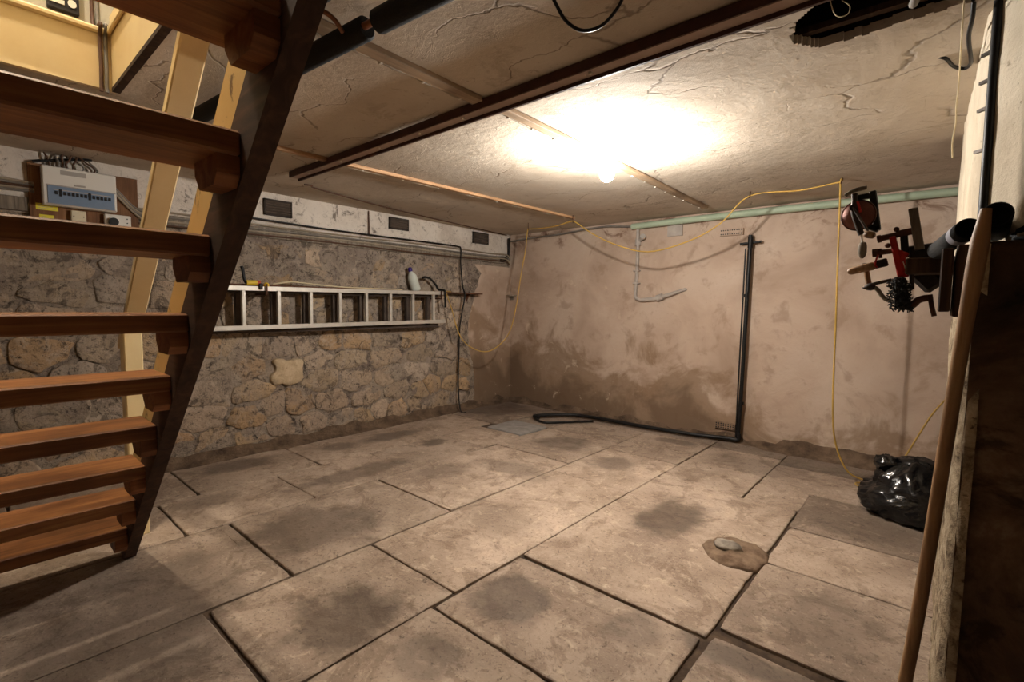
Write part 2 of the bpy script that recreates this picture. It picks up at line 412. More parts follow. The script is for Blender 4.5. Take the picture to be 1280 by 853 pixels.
def thing(name, label, cat, loc, group=None):
    o = bpy.data.objects.new(name, None); COL.objects.link(o); o.location = loc; o.empty_display_size = .05
    WLOC[o] = np.array(loc, float); tag(o, label, cat, group); return o
def tag(o, label, cat, group=None):
    o['label'] = label; o['category'] = cat
    if group: o['group'] = group
    return o
def smoothpath(p, k=6):
    p = [Vector(q) for q in p]; out = []
    for i in range(len(p)-1):
        a, b, c, d = p[max(i-1, 0)], p[i], p[i+1], p[min(i+2, len(p)-1)]
        for j in range(k):
            t = j/k; out.append(.5*((2*b) + (c-a)*t + (2*a-5*b+4*c-d)*t*t + (3*b-a-3*c+d)*t**3))
    return out + [p[-1]]
def cable(name, pts, r, mat, label, cat='cable', group=None, k=6, parent=None, n=8):
    o = MB().tube(smoothpath(pts, k), r, n).build(name, mat, parent)
    if parent is None: tag(o, label, cat, group)
    return o
def nz(x, y, z=0, s=1.): return mnoise.noise(Vector((x*s, y*s, z*s)))
def fbm(x, y, z=0, s=1., o=4):
    t = 0; a = 1
    for i in range(o): t += a*mnoise.noise(Vector((x*s, y*s, z*s))); s *= 2.1; a *= .5
    return t

# ================================================================== THE ROOM
# ---- floor: packed dirt with flagstones laid on it
fm = MB(); fm.box((-.2, -1.5, -.12), (5.7, 5.0, -.014)); floor = fm.build('floor', 'soil', kind='structure')
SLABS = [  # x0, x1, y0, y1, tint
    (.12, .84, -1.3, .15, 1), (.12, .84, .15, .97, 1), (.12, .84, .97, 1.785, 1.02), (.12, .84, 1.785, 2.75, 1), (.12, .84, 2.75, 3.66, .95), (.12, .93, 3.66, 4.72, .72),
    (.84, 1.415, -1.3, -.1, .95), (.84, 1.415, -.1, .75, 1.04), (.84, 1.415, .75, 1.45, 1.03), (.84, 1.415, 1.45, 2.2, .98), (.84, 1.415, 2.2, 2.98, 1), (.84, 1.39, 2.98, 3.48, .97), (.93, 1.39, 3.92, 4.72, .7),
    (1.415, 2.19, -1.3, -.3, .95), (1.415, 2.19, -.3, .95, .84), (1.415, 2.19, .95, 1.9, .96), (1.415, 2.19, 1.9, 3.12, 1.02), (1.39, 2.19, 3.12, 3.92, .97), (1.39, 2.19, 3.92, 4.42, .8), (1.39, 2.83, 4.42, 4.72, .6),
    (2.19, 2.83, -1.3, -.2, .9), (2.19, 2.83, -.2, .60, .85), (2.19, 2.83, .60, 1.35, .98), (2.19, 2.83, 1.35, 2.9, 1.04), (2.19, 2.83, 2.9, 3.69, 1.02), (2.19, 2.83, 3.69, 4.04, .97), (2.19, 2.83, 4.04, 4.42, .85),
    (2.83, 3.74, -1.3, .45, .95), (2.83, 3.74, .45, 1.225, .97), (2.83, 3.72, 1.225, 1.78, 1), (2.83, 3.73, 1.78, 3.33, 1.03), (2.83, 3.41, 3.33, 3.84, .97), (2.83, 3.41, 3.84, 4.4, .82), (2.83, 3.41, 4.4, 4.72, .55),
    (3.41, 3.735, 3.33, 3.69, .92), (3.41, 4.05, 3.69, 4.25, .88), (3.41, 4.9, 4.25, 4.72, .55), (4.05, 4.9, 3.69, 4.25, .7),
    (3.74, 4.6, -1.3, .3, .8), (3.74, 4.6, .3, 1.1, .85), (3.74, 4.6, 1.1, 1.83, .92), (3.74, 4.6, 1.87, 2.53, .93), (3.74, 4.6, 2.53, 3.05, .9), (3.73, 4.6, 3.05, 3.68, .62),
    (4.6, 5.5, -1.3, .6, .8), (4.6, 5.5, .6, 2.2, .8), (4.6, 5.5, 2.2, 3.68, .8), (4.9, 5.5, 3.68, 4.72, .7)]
WIDE = {(2.83, 1.225), (2.83, 1.78), (2.83, .45), (2.19, .60), (3.74, 1.87)}
for (x0, x1, y0, y1, t) in SLABS:
    g = .0035; gy0 = .013 if (x0, y0) in WIDE else g
    corners = [(x0+g, y0+gy0), (x1-g, y0+gy0), (x1-g, y1-g), (x0+g, y1-g)]
    corners = [(x+U(-.003, .003), y+U(-.003, .003)) for x, y in corners]
    ring = []
    for i in range(4):
        a, b = corners[i], corners[(i+1) % 4]; L = math.dist(a, b); n = max(2, int(L/.045))
        dx, dy = (b[0]-a[0])/L, (b[1]-a[1])/L
        for j in range(n):
            u = j/n; x, y = a[0]+(b[0]-a[0])*u, a[1]+(b[1]-a[1])*u
            off = (.003*abs(fbm(x*1.0+i*3, y, t*7, 5, 2)) + .010*max(0, nz(x+i*3, y, t*5, 17)-.12)) if j else .003+.004*R()
            ring.append((x - dy*off + (dx*off if not j else 0), y + dx*off + (dy*off if not j else 0)))
    n = len(ring); cx, cy = (x0+x1)/2, (y0+y1)/2
    tilt = (U(-.004, .004), U(-.004, .004)); lift = U(-.002, .002)
    def ht(x, y): return lift + tilt[0]*(x-cx) + tilt[1]*(y-cy) + .003*fbm(x, y, 0, 3, 2)
    def ins(p, d):
        vx, vy = cx-p[0], cy-p[1]; hx, hy = (x1-x0)/2, (y1-y0)/2
        return (p[0]+d*max(-1, min(1, vx/hx)), p[1]+d*max(-1, min(1, vy/hy)))
    m = MB(); vs = [(x, y, -.05) for x, y in ring] + [(x, y, ht(x, y)-.004) for x, y in ring]
    for d in (.005, .05):
        vs += [(*ins(p, d), ht(*p) - (.001 if d < .02 else 0)) for p in ring]
    fs = [[k*n+i, k*n+(i+1) % n, (k+1)*n+(i+1) % n, (k+1)*n+i] for k in range(3) for i in range(n)] + [[3*n+i for i in range(n)]]
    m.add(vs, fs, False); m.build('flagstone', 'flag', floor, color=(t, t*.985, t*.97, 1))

# ---- ceiling with the stair opening and a broken hole
OX0, OX1, OY0, OY1 = 1.59, 3.86, -.42, .50
def axis(bps, st):
    out = []
    for a, b in zip(bps[:-1], bps[1:]):
        n = max(1, round((b-a)/st)); out += list(np.linspace(a, b, n, endpoint=False))
    return out + [bps[-1]]
ax = axis([-.1, OX0, 3.84], .035)[:-1] + axis([3.84, OX1, 4.45], .01)[:-1] + axis([4.45, 5.6], .05)
ay = axis([-1.45, OY0, OY1, 1.58], .035)[:-1] + axis([1.58, 2.06], .01)[:-1] + axis([2.06, 4.9], .035)
HOLE = [(3.885, 1.915), (3.90, 1.815), (4.0, 1.70), (4.2, 1.62), (4.36, 1.62), (4.42, 1.80), (4.385, 2.005), (4.27, 1.992), (4.16, 1.99), (4.04, 2.01), (3.95, 1.99)]
def inside(x, y, P):
    c = False; j = len(P)-1
    for i in range(len(P)):
        if (P[i][1] > y) != (P[j][1] > y) and x < (P[j][0]-P[i][0])*(y-P[i][1])/(P[j][1]-P[i][1])+P[i][0]: c = not c
        j = i
    return c
def ceil_z(x, y):
    e = min(1, max(0, (x-.2)/.3))*min(1, max(0, (4.6-y)/.3))
    edge = 0 if (OX0-.06 < x < OX1+.06 and OY0-.06 < y < OY1+.06) else 1
    return ZC + edge*(.007*fbm(x, y, 2, 1.1, 3) + .0015*fbm(x, y, 9, 6, 2))*e
m = MB(); vs = []; nx, ny = len(ax), len(ay)
for x in ax:
    for y in ay: vs.append((x, y, ceil_z(x, y)))
fs = []
for i in range(nx-1):
    for j in range(ny-1):
        mx, my = (ax[i]+ax[i+1])/2, (ay[j]+ay[j+1])/2
        if OX0 < mx < OX1 and OY0 < my < OY1: continue
        if 3.84 < mx < 4.45 and 1.58 < my < 2.06 and inside(mx+.02*nz(mx, my, 0, 25), my+.02*nz(my, mx, 3, 25), HOLE): continue
        fs.append([i*ny+j, i*ny+j+1, (i+1)*ny+j+1, (i+1)*ny+j])
m.add(vs, fs, True); ceiling = m.build('ceiling', 'ceil', kind='structure', origin=(2.7, 1.7, ZC))
sol = ceiling.modifiers.new('thick', 'SOLIDIFY'); sol.thickness = .03; sol.offset = 1 
# make sure thickness goes upwards
me = ceiling.data
if me.polygons[0].normal.z > 0: sol.offset = 1
else: sol.offset = -1
es = ceiling.modifiers.new('split', 'EDGE_SPLIT'); es.split_angle = math.radians(40)
m = MB()     # near-black lining colours in the darkness above the broken plaster
for a, b in (((3.8, 1.5, 2.17), (3.815, 2.1, 2.45)), ((4.5, 1.5, 2.17), (4.515, 2.1, 2.45)), ((3.8, 1.5, 2.17), (4.5, 1.515, 2.45)), ((3.8, 2.1, 2.17), (4.515, 2.115, 2.45)), ((3.8, 1.5, 2.45), (4.515, 2.115, 2.465))): m.box(a, b)
m.build('void_lining', 'void', ceiling)
MB().bar((3.85, 1.82, 2.30), (4.49, 1.66, 2.30), .06, .16).build('joist', 'darkwood', ceiling)
MB().bar((3.86, 1.955, 2.165), (4.38, 1.955, 2.162), .028, .02).build('lath', 'darkwood', ceiling)
MB().bar((4.10, 1.72, 2.18), (4.42, 1.84, 2.17), .02, .012).build('lath', 'darkwood', ceiling)
MB().tube(smoothpath([(4.22, 1.80, 2.2), (4.215, 1.86, 2.15), (4.205, 1.92, 2.135), (4.2, 1.955, 2.15)]), .012, 8).build('broken_conduit', 'greycable', ceiling)
MB().tube(smoothpath([(4.00, 1.80, 2.2), (4.02, 1.83, 2.13), (4.05, 1.835, 2.12), (4.06, 1.81, 2.13), (4.04, 1.80, 2.15)]), .0015, 5).build('loose_wire', 'string', ceiling)
m = MB(); m.box((-.2, -1.5, 2.42), (1.2, 5, 2.47)); m.box((4.6, -1.5, 2.42), (5.7, 5, 2.47)); m.box((1.2, .62, 2.47), (4.6, 5, 2.52)); m.build('floor_above', 'void', ceiling)

# ---- left wall: mortar bed, individual rubble stones, whitewashed band, plastered corner
m = MB(); Ys = np.arange(-1.4, 4.76, .06); Zs = np.linspace(-.06, 2.14, 38); vs = []
for y in Ys:
    for z in Zs: vs.append((XL + .013*fbm(y, z, 0, 5.5, 4) + .002, y, z))
nZ = len(Zs)
m.add(vs, [[i*nZ+j, (i+1)*nZ+j, (i+1)*nZ+j+1, i*nZ+j+1] for i in range(len(Ys)-1) for j in range(nZ-1)], True)
m.box((-.1, -1.4, -.06), (.085, 4.76, 2.14)); wall_left = m.build('wall_left', 'mortar', kind='structure', origin=(.1, 1.7, 0))
EDGE = [(-.1, 4.10), (.18, 4.09), (.4, 4.05), (.575, 4.03), (.72, 3.99), (.866, 3.955), (1.1, 4.0), (1.337, 4.06), (1.5, 4.15), (1.62, 4.17), (1.72, 4.06), (1.8, 4.06)]
def edge_y(z):
    for (a, p), (b, q) in zip(EDGE[:-1], EDGE[1:]):
        if a <= z <= b: return p+(q-p)*(z-a)/(b-a)
    return 4.06
def clip(poly, px_, py_, nx_, ny_):       # keep side where (p-c).n <= 0
    out = []
    for i in range(len(poly)):
        a, b = poly[i], poly[(i+1) % len(poly)]
        da = (a[0]-px_)*nx_+(a[1]-py_)*ny_; db = (b[0]-px_)*nx_+(b[1]-py_)*ny_
        if da <= 0: out.append(a)
        if da*db < 0: t = da/(da-db); out.append((a[0]+(b[0]-a[0])*t, a[1]+(b[1]-a[1])*t))
    return out
rs = random.Random(5)
seeds = []; z = .05
while z < 1.70:
    hcourse = rs.uniform(.12, .23) ; y = -.2 + rs.uniform(0, .2)
    while y < 4.25:
        wd = rs.uniform(.14, .46); seeds.append((y+wd/2+rs.uniform(-.03, .03), z+hcourse/2+rs.uniform(-.035, .035))); y += wd
    z += hcourse
PALE = (1.855, .64); seeds = [q for q in seeds if math.dist((q[0], q[1]*1.3), (PALE[0], PALE[1]*1.3)) > .20]; seeds.append(PALE)
AN = 1.45
cnt = 0
for si, (sy, sz) in enumerate(seeds):
    a = (sy, sz*AN); poly = [(sy-.5, a[1]-.5), (sy+.5, a[1]-.5), (sy+.5, a[1]+.5), (sy-.5, a[1]+.5)]
    for (ty, tz) in seeds:
        b = (ty, tz*AN); d = math.dist(a, b)
        if d < 1e-6 or d > 1.0: continue
        poly = clip(poly, (a[0]+b[0])/2, (a[1]+b[1])/2, (b[0]-a[0])/d, (b[1]-a[1])/d)
        if len(poly) < 3: break
    if len(poly) < 3: continue
    poly = [(y_, z_/AN) for y_, z_ in poly]
    poly = clip(poly, 0, 1.70, 0, 1); poly = clip(poly, 0, .06, 0, -1) if len(poly) > 2 else poly
    if len(poly) < 3: continue
    if sy > edge_y(sz)-.03: continue
    poly = clip(poly, edge_y(sz)-.01, 0, 1, 0)
    if len(poly) < 3: continue
    if (sy, sz) == PALE: poly = [(1.70, .55), (1.78, .53), (1.96, .52), (1.985, .60), (2.01, .725), (1.88, .745), (1.735, .742), (1.745, .66)]
    ca = (sum(p[0] for p in poly)/len(poly), sum(p[1] for p in poly)/len(poly))
    pale = (sy, sz) == PALE
    sh = 1. if pale else rs.uniform(.86, .99)
    poly = [(ca[0]+(p[0]-ca[0])*sh, ca[1]+(p[1]-ca[1])*sh) for p in poly]
    for _ in range(1):
        q = []
        for i in range(len(poly)):
            A, B = poly[i], poly[(i+1) % len(poly)]
            q += [(A[0]*.85+B[0]*.15, A[1]*.85+B[1]*.15), ((A[0]+B[0])/2, (A[1]+B[1])/2), (A[0]*.15+B[0]*.85, A[1]*.15+B[1]*.85)]
        poly = q if len(q) <= 28 else poly
    poly = [(p[0]+.035*nz(p[0], p[1], si, 11)+.012*nz(p[0], p[1], si, 40), p[1]+.03*nz(p[1], p[0], si+3, 11)+.01*nz(p[1], p[0], si, 40)) for p in poly]
    n = len(poly); out = .036 if pale else rs.uniform(.002, .016) - (.008 if sz > 1.36 else 0)
    ty, tz = rs.uniform(-.06, .06), rs.uniform(-.06, .06)
    vs = []
    for k, (sc, dx) in enumerate(((1, -.02), (.985, out*.6), (.93, out), (.55, out))):
        for p in poly:
            y_, z_ = ca[0]+(p[0]-ca[0])*sc, ca[1]+(p[1]-ca[1])*sc
            vs.append((XL+dx+(ty*(y_-ca[0])+tz*(z_-ca[1]) + .007*nz(y_, z_, si, 16) if k else 0), y_, z_))
    fs = [[k*n+i, k*n+(i+1) % n, (k+1)*n+(i+1) % n, (k+1)*n+i] for k in range(3) for i in range(n)] + [[3*n+i for i in range(n)]]
    c = (1.5, 1.35, 1.15, 1) if pale else (rs.uniform(.76, 1.02),)*3+(1,)
    if not pale:
        lo = max(0, 1-sz/.6); c = (c[0]*(1+.04*lo), c[1]*(1-.03*lo), c[2]*(1-.08*lo), 1)
    MB().add(vs, fs, True).build('stone', 'pale' if pale else 'stone', wall_left, color=c); cnt += 1
print('stones', cnt)
# whitewashed band under the ceiling
m = MB(); Zb = np.linspace(1.735, 2.14, 9); Yb = np.arange(-1.4, 4.75, .07); vs = []
for y in Yb:
    for j, z in enumerate(Zb): vs.append((XL+.018+.006*fbm(y, z, 4, 5, 3) - (.03 if j == 0 else 0), y, z+(.012*nz(y, 0, 0, 6) if j < 2 else 0)))
nZ = len(Zb); m.add(vs, [[i*nZ+j, (i+1)*nZ+j, (i+1)*nZ+j+1, i*nZ+j+1] for i in range(len(Yb)-1) for j in range(nZ-1)], True)
m.build('whitewashed_band', 'band', wall_left)
# plastered end of the wall by the corner
m = MB(); Zp = np.arange(-.04, 1.76, .05); vs = []; NP = 16
for z in Zp:
    e = edge_y(z) + .03*fbm(0, z, 1, 9, 3)
    for j in range(NP):
        y = e + (4.74-e)*j/(NP-1); vs.append((XL+(.022 + .006*fbm(y, z, 7, 4, 3) if j else -.01), y + (.012 if j == 1 else 0), z))
m.add(vs, [[i*NP+j, i*NP+j+1, (i+1)*NP+j+1, (i+1)*NP+j] for i in range(len(Zp)-1) for j in range(NP-1)], True)
m.build('plaster_patch', 'back', wall_left)
# mortar fillets along the foot of the walls
m = MB(); vs = []; Yf = np.arange(-1.4, 4.74, .06)
for y in Yf:
    k = .07+.03*fbm(y, 0, 5, 3, 3); h = .07+.05*fbm(y, 3, 1, 5, 4)
    vs += [(XL-.02, y, h+.02), (XL+.02, y, h), (XL+.35*k, y, h*.55), (XL+k+.03, y, .006), (XL+k+.05, y, -.03)]
m.add(vs, [[i*5+j, i*5+j+1, i*5+6+j, i*5+5+j] for i in range(len(Yf)-1) for j in range(4)], True); m.build('mortar_fillet', 'fillet', wall_left)

# ---- back wall
m = MB(); Xs = np.arange(.0, 5.7, .06); Zs = np.linspace(-.06, 2.14, 36); vs = []
for x in Xs:
    for z in Zs: vs.append((x, YB - .012*fbm(x, z, 3, 2.2, 4), z))
nZ = len(Zs); m.add(vs, [[i*nZ+j, (i+1)*nZ+j, (i+1)*nZ+j+1, i*nZ+j+1] for i in range(len(Xs)-1) for j in range(nZ-1)], True)
m.box((-.1, YB+.03, -.06), (5.7, YB+.25, 2.14)); wall_back = m.build('wall_back', 'back', kind='structure', origin=(2.7, YB, 0))
m = MB(); vs = []; Xf = np.arange(.1, 5.0, .06)
for x in Xf:
    k = .06+.04*fbm(x, 0, 8, 2.5, 3) + (.05 if x > 3.2 else 0); h = .04+.05*fbm(x, 3, 2, 4, 4) + (.05 if x > 3.3 else 0)
    vs += [(x, YB+.02, h+.02), (x, YB-.02, h), (x, YB-.4*k, h*.55), (x, YB-k-.03, .006), (x, YB-k-.05, -.03)]
m.add(vs, [[i*5+j, i*5+j+1, i*5+6+j, i*5+5+j] for i in range(len(Xf)-1) for j in range(4)], True); m.build('mortar_fillet', 'fillet', wall_back)
m = MB(); m.box((2.225, YB-.016, 1.93), (2.375, YB+.02, 2.055)); m.build('patched_block', 'greypipe', wall_back)

# ---- walls behind the camera and to the right
m = MB(); m.box((-.1, -1.55, -.06), (5.7, -1.4, 2.14)); m.build('wall_front', 'darkstone', kind='structure')
m = MB(); m.box((5.5, -1.4, -.06), (5.7, YB+.03, 2.14)); m.build('wall_right', 'darkstone', kind='structure')

# ---- pier on the right with a ledge
def rough_wall(m, pts, z0, z1, st=.05, amp=.008, seed=0):      # vertical rough sheet along plan polyline
    cols = []
    for (a, b) in zip(pts[:-1], pts[1:]):
        L = math.dist(a, b); n = max(1, int(L/st))
        nxn, nyn = (b[1]-a[1])/L, -(b[0]-a[0])/L
        for j in range(n + (1 if b == pts[-1] else 0)):
            u = j/n; x, y = a[0]+(b[0]-a[0])*u, a[1]+(b[1]-a[1])*u; cols.append((x, y, nxn, nyn, 1 if j else .6))
    zs = np.linspace(z0, z1, max(2, int((z1-z0)/st))); vs = []
    for (x, y, a_, b_, k) in cols:
        for z in zs:
            d = amp*fbm(x*1.3+seed, y*1.3, z, 7, 3)*k; vs.append((x+a_*d, y+b_*d, z))
    n = len(zs)
    m.add(vs, [[i*n+j, (i+1)*n+j, (i+1)*n+j+1, i*n+j+1] for i in range(len(cols)-1) for j in range(n-1)], True)
m = MB()
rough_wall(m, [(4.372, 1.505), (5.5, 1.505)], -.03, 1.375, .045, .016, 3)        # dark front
rough_wall(m, [(4.60, 1.95), (5.5, 1.80)], 1.36, 2.13, .06, .012, 5)             # recess above the ledge
vs = []; Xg = np.linspace(4.36, 5.5, 22); Yg = np.linspace(1.5, 1.99, 10)
for x in Xg:
    for y in Yg: vs.append((x, y, 1.37+.02*fbm(x, y, 0, 9, 3)))
m.add(vs, [[i*10+j, (i+1)*10+j, (i+1)*10+j+1, i*10+j+1] for i in range(21) for j in range(9)], True)
m.box((4.40, 1.54, -.03), (5.5, 3.36, 1.33)); m.box((4.62, 2.0, 1.33), (5.5, 3.36, 2.13))
pier = m.build('wall_pier', 'pier', kind='structure', origin=(4.9, 2.4, 0))
m = MB(); rough_wall(m, [(4.6, 3.4), (4.36, 3.4), (4.36, 1.53), (4.375, 1.503), (4.392, 1.500)], -.03, 1.37, .035, .012, 8); m.build('limewashed_side', 'pierl', pier)
m = MB(); rough_wall(m, [(4.7, 3.45), (4.348, 3.45), (4.372, 2.12), (4.40, 2.02), (4.47, 1.90), (4.62, 1.96)], 1.33, 2.14, .045, .007, 1); m.build('whitewashed_upper_side', 'pierw', pier)
for i, x in enumerate((4.311, 4.337)):
    MB().box((x, 1.50+.012*i, 1.22-.012*i), (x+.022, 1.93, 1.365+.008*i), .003).build('edge_board', 'darkwood', pier)
m = MB()
for k in range(26):
    x, y = U(4.38, 5.0), U(1.51, 1.9); a = U(0, 6.28); L = U(.02, .07)
    m.bar((x, y, 1.392), (x+L*math.cos(a), y+L*math.sin(a), 1.392+U(0, .02)), U(.006, .02), U(.004, .012))
ob = m.build('ledge_rubble', 'greywood', pier); ob['kind'] = 'stuff'

# ---- stair opening: cream boards and the hall above
m = MB(); m.box((OX0-.01, OY0, ZC-.004), (OX0+.014, OY1, 2.335)); t1 = m.build('trim_1', 'cream', kind='structure')
m = MB(); m.box((OX0-.1, OY0, 2.335), (OX0+.03, OY1, 2.362), .008); m.build('nosing', 'cream', t1)
m = MB(); m.box((OX0+.014, OY1-.014, ZC+.008), (OX1, OY1+.024, 2.42)); t2 = m.build('trim_2', 'cream', kind='structure')
MB().box((OX0+.014, OY1-.016, ZC-.008), (OX1, OY1+.012, ZC+.008)).build('bare_edge', 'darkwood', t2)
MB().box((OX0+.03, OY1-.03, 2.335), (OX1, OY1-.014, 2.362), .005).build('nosing', 'cream', t2)
m = MB(); m.box((OX0-.022, OY0-.022, ZC-.002), (OX1, OY0, 2.42)); m.build('trim_3', 'cream', kind='structure')
m = MB(); m.box((OX1, OY0, ZC-.002), (OX1+.022, OY1, 2.42)); m.build('trim_4', 'cream', kind='structure')
m = MB(); m.box((1.42, -1.0, 2.36), (1.47, .62, 4.5)); hall = m.build('wall_hall', 'hallwall', kind='structure')
m = MB(); m.box((1.47, OY1+.024, 2.42), (4.6, OY1+.10, 4.5)); m.build('partition', 'hallwall', hall)
m = MB(); m.box((1.47, -1.0, 2.36), (4.6, -.95, 4.5)); m.box((4.6, -1.0, 2.36), (4.65, .6, 4.5)); m.box((1.42, -1.0, 4.5), (4.65, .62, 4.55)); m.box((1.47, -.95, 2.40), (4.6, OY0-.022, 2.44)); m.box((OX1+.022, OY0-.022, 2.40), (4.6, .6, 2.44)); m.build('hall_shell', 'hallwall', hall)
lamp = thing('hall_lamp', 'pendant lamp in the hall above the stair opening', 'lamp', (2.06, -.02, 4.02))
MB().lathe((2.06, -.02, 4.02), [(.02, 0), (.05, .02), (.06, .06), (.045, .1), (.02, .13)]).build('bulb', 'hallbulb', lamp)
MB().cyl((2.06, -.02, 4.15), (2.06, -.02, 4.499), .006).build('flex', 'blackcable', lamp)

# ================================================================== CELLAR LAMP
LX, LY = 2.85, 2.47
zc = ceil_z(LX, LY)
lamp = thing('ceiling_lamp', 'lit round bulb in a white ceiling holder in mid room', 'lamp', (LX, LY, 1.93))
MB().lathe((LX, LY, zc+.004), [(.055, 0), (.055, -.016), (.045, -.028), (.03, -.03)]).build('ceiling_rose', 'white', lamp)
MB().lathe((LX, LY, zc-.024), [(.022, 0), (.022, -.062), (.027, -.066), (.027, -.080), (.02, -.082)]).build('lamp_holder', 'white', lamp)
bp = [(.013, 0), (.016, -.008)] + [(.04*math.sin(a), -.048-.04*math.cos(a)) for a in np.linspace(.45, math.pi, 9)]
MB().lathe((LX, LY, zc-.104), bp).build('bulb', 'bulb', lamp)

# ================================================================== STAIRCASE
yin = lambda x: .4697-.035*(x-1.6173)
stair = thing('staircase', 'open timber staircase with thick brown treads rising to the hall', 'staircase', (1.35, .5, 0))
def stringer(y_of, name):
    m = MB()
    creamp = [(1.385, .20), (1.395, .09), (1.4377, .12), (3.807, 2.20), (3.789, 2.34)]
    darkp = [(1.40, 0), (1.476, 0), (3.845, 2.056), (3.845, 2.235), (3.807, 2.20), (1.4377, .12), (1.395, .09)]
    for i, poly in enumerate((creamp, darkp)):
        m.cur = i; q = MB(); q.prism(poly, 0, .047, 1); m.add([(x, y+y_of(x), z_) for x, y, z_ in q.v], q.f)
    m.build(name, None, stair, mats=['creamworn', 'raw'])
stringer(yin, 'stringer'); stringer(lambda x: yin(x)-.80-.047, 'stringer')
for k in range(1, 11):
    xb, yb, zb = 1.6173+.2244*(k-1), .4697-.0079*(k-1), .2028+.197*(k-1)
    MB().box((xb-.204, yb-.80, zb-.052), (xb, yb, zb), .005).build('tread', 'tread', stair)
    for e in (0, 1):       # cleats carrying the tread ends, chamfered in front
        y1 = yb if not e else yb-.80+.045; y0 = y1-.045
        poly = [(xb-.148, zb-.052), (xb-.148, zb-.08), (xb-.12, zb-.115), (xb-.03, zb-.115), (xb-.01, zb-.092), (xb-.01, zb-.052)]
        MB().prism([(x, z_) for x, z_ in poly], y0, y1, 1).build('cleat', 'cleat', stair)
MB().box((1.155, .550, -.003), (1.24, .63, 1.06), .006).build('newel_post', 'cream', stair)
MB().bar((1.10, .592, .985), (2.50, .545, 2.10), .082, .042, (0, 0, 1), .005).build('handrail', 'cream', stair)

# ================================================================== CEILING: beam, battens, pipes
beam = thing('ceiling_beam', 'long dark brown steel strip hung across under the ceiling', 'beam', (2.6, 1.60, 2.05))
MB().box((.92, 1.553, 2.078), (4.30, 1.606, 2.112), .002).build('board', 'beamface', beam)
MB().box((.92, 1.545, 2.076), (4.30, 1.553, 2.114)).build('near_edge', 'beam', beam)  # near side's shade painted as a darker strip
MB().box((.92, 1.606, 2.064), (4.30, 1.617, 2.112)).build('far_edge', 'beam', beam)
for x in (1.15, 1.32, 1.55, 1.95, 2.3, 2.62, 3.3):
    MB().box((x, 1.565, 2.070), (x+.012, 1.577, 2.078)).build('clip', 'clip', beam)
for x in (1.35, 2.28, 3.28):
    m = MB(); m.bar((x, 1.611, 2.045), (x, 1.611, 2.12), .008, .012); m.build('hanger', 'steelrust', beam)
def batten(name, label, x0, y0, x1, y1, mat, wd, clips, zt=ZC):
    t = thing(name, label, 'batten', ((x0+x1)/2, (y0+y1)/2, zt-.022), 'battens on the ceiling')
    MB().bar((x0, y0, zt-.010), (x1, y1, zt-.010), wd, .022, bev=.002).build('strip', mat, t)
    d = Vector((x1-x0, y1-y0, 0)); L = d.length; d.normalize(); sd = Vector((-d.y, d.x, 0))*(wd/2+.006)
    MB().tube([Vector((x0, y0, zt-.017))+sd+Vector((0, 0, .003*math.sin(i*1.7)))+d*(L*i/24) for i in range(25)], .005, 6).build('cable', 'tancable', t)
    for i in range(clips):
        c = Vector((x0, y0, zt-.018))+d*(L*(i+.6)/clips)+sd
        MB().box(c-Vector((.007, .006, .007)), c+Vector((.007, .006, .004)), .002).build('clip', 'clip', t)
batten('ceiling_batten', 'pale wooden batten with clipped cable running past the lamp', 2.775, .55, 2.76, 1.535, 'batten', .055, 5, 2.118)
batten('ceiling_batten', 'brown batten with white clips leading from steel strip past the bulb', 2.785, 1.63, 2.71, 4.38, 'batten', .05, 15, 2.116)
batten('ceiling_batten', 'thin orange batten along the ceiling beside the left wall', 1.40, 1.0, 1.50, 4.12, 'batten2', .035, 10, 2.118)
cable('ceiling_cable', [(.72, 1.75, 2.10), (.69, 1.82, 2.108), (.62, 1.9, 2.11), (.48, 2.4, 2.112), (.38, 2.9, 2.112), (.25, 3.8, 2.112), (.17, 4.6, 2.105)], .006, 'browncable', 'thin brown cable clipped to the ceiling above the vents')
def foam(label, y0, y1, xs, r, z_):
    for i, (a, b) in enumerate(xs):
        f = lambda x: (x, y0+(y1-y0)*(x-1.7)/(1.7), z_)
        o = MB().tube_prof(Vector(f(a)), (Vector(f(b))-Vector(f(a))).normalized(), [(r*.8, 0), (r, .006), (r*1.02, (b-a)*.5), (r, b-a-.006), (r*.8, b-a)], 20).build('pipe_insulation', 'foam')
        tag(o, label[i], 'pipe insulation', 'black foam pipe lagging')
foam(['long black foam pipe sleeve passing behind the stair stringer', 'black foam pipe sleeve at the upper edge, beyond the gap'], .745, .885, [(1.75, 2.985), (3.03, 3.6)], .034, 2.045)
foam(['dark foam pipe sleeve right beside the stair opening'], .62, .70, [(2.78, 3.6)], .04, 2.07)
tag(MB().cyl((1.7, .745, 2.045), (3.7, .895, 2.045), .011, n=10).build('copper_pipe', 'copper'), 'thin copper pipe showing between black foam sleeves', 'pipe')
tag(MB().tube(smoothpath([(2.93, .80, 2.03), (2.945, .765, 2.045), (2.93, .735, 2.06), (2.86, .725, 2.07)]), .007, 8).build('copper_elbow', 'copper'), 'small copper elbow beside the black foam sleeve', 'pipe')
cable('hanging_cable', [(3.43, 1.16, 2.115), (3.435, 1.18, 2.09), (3.445, 1.22, 2.055), (3.475, 1.26, 2.035), (3.52, 1.29, 2.045), (3.565, 1.30, 2.08), (3.60, 1.29, 2.115)], .005, 'blackcable', 'black cable loop drooping from the ceiling near the top edge')
cable('pull_string', [(4.318, 1.985, 2.15), (4.316, 2.0, 2.1), (4.318, 2.2, 1.97), (4.316, 2.22, 1.90), (4.318, 2.23, 1.85), (4.313, 2.24, 1.79), (4.316, 2.25, 1.74)], .0022, 'string', 'thin pale string dangling from the broken ceiling hole', 'string', n=5)
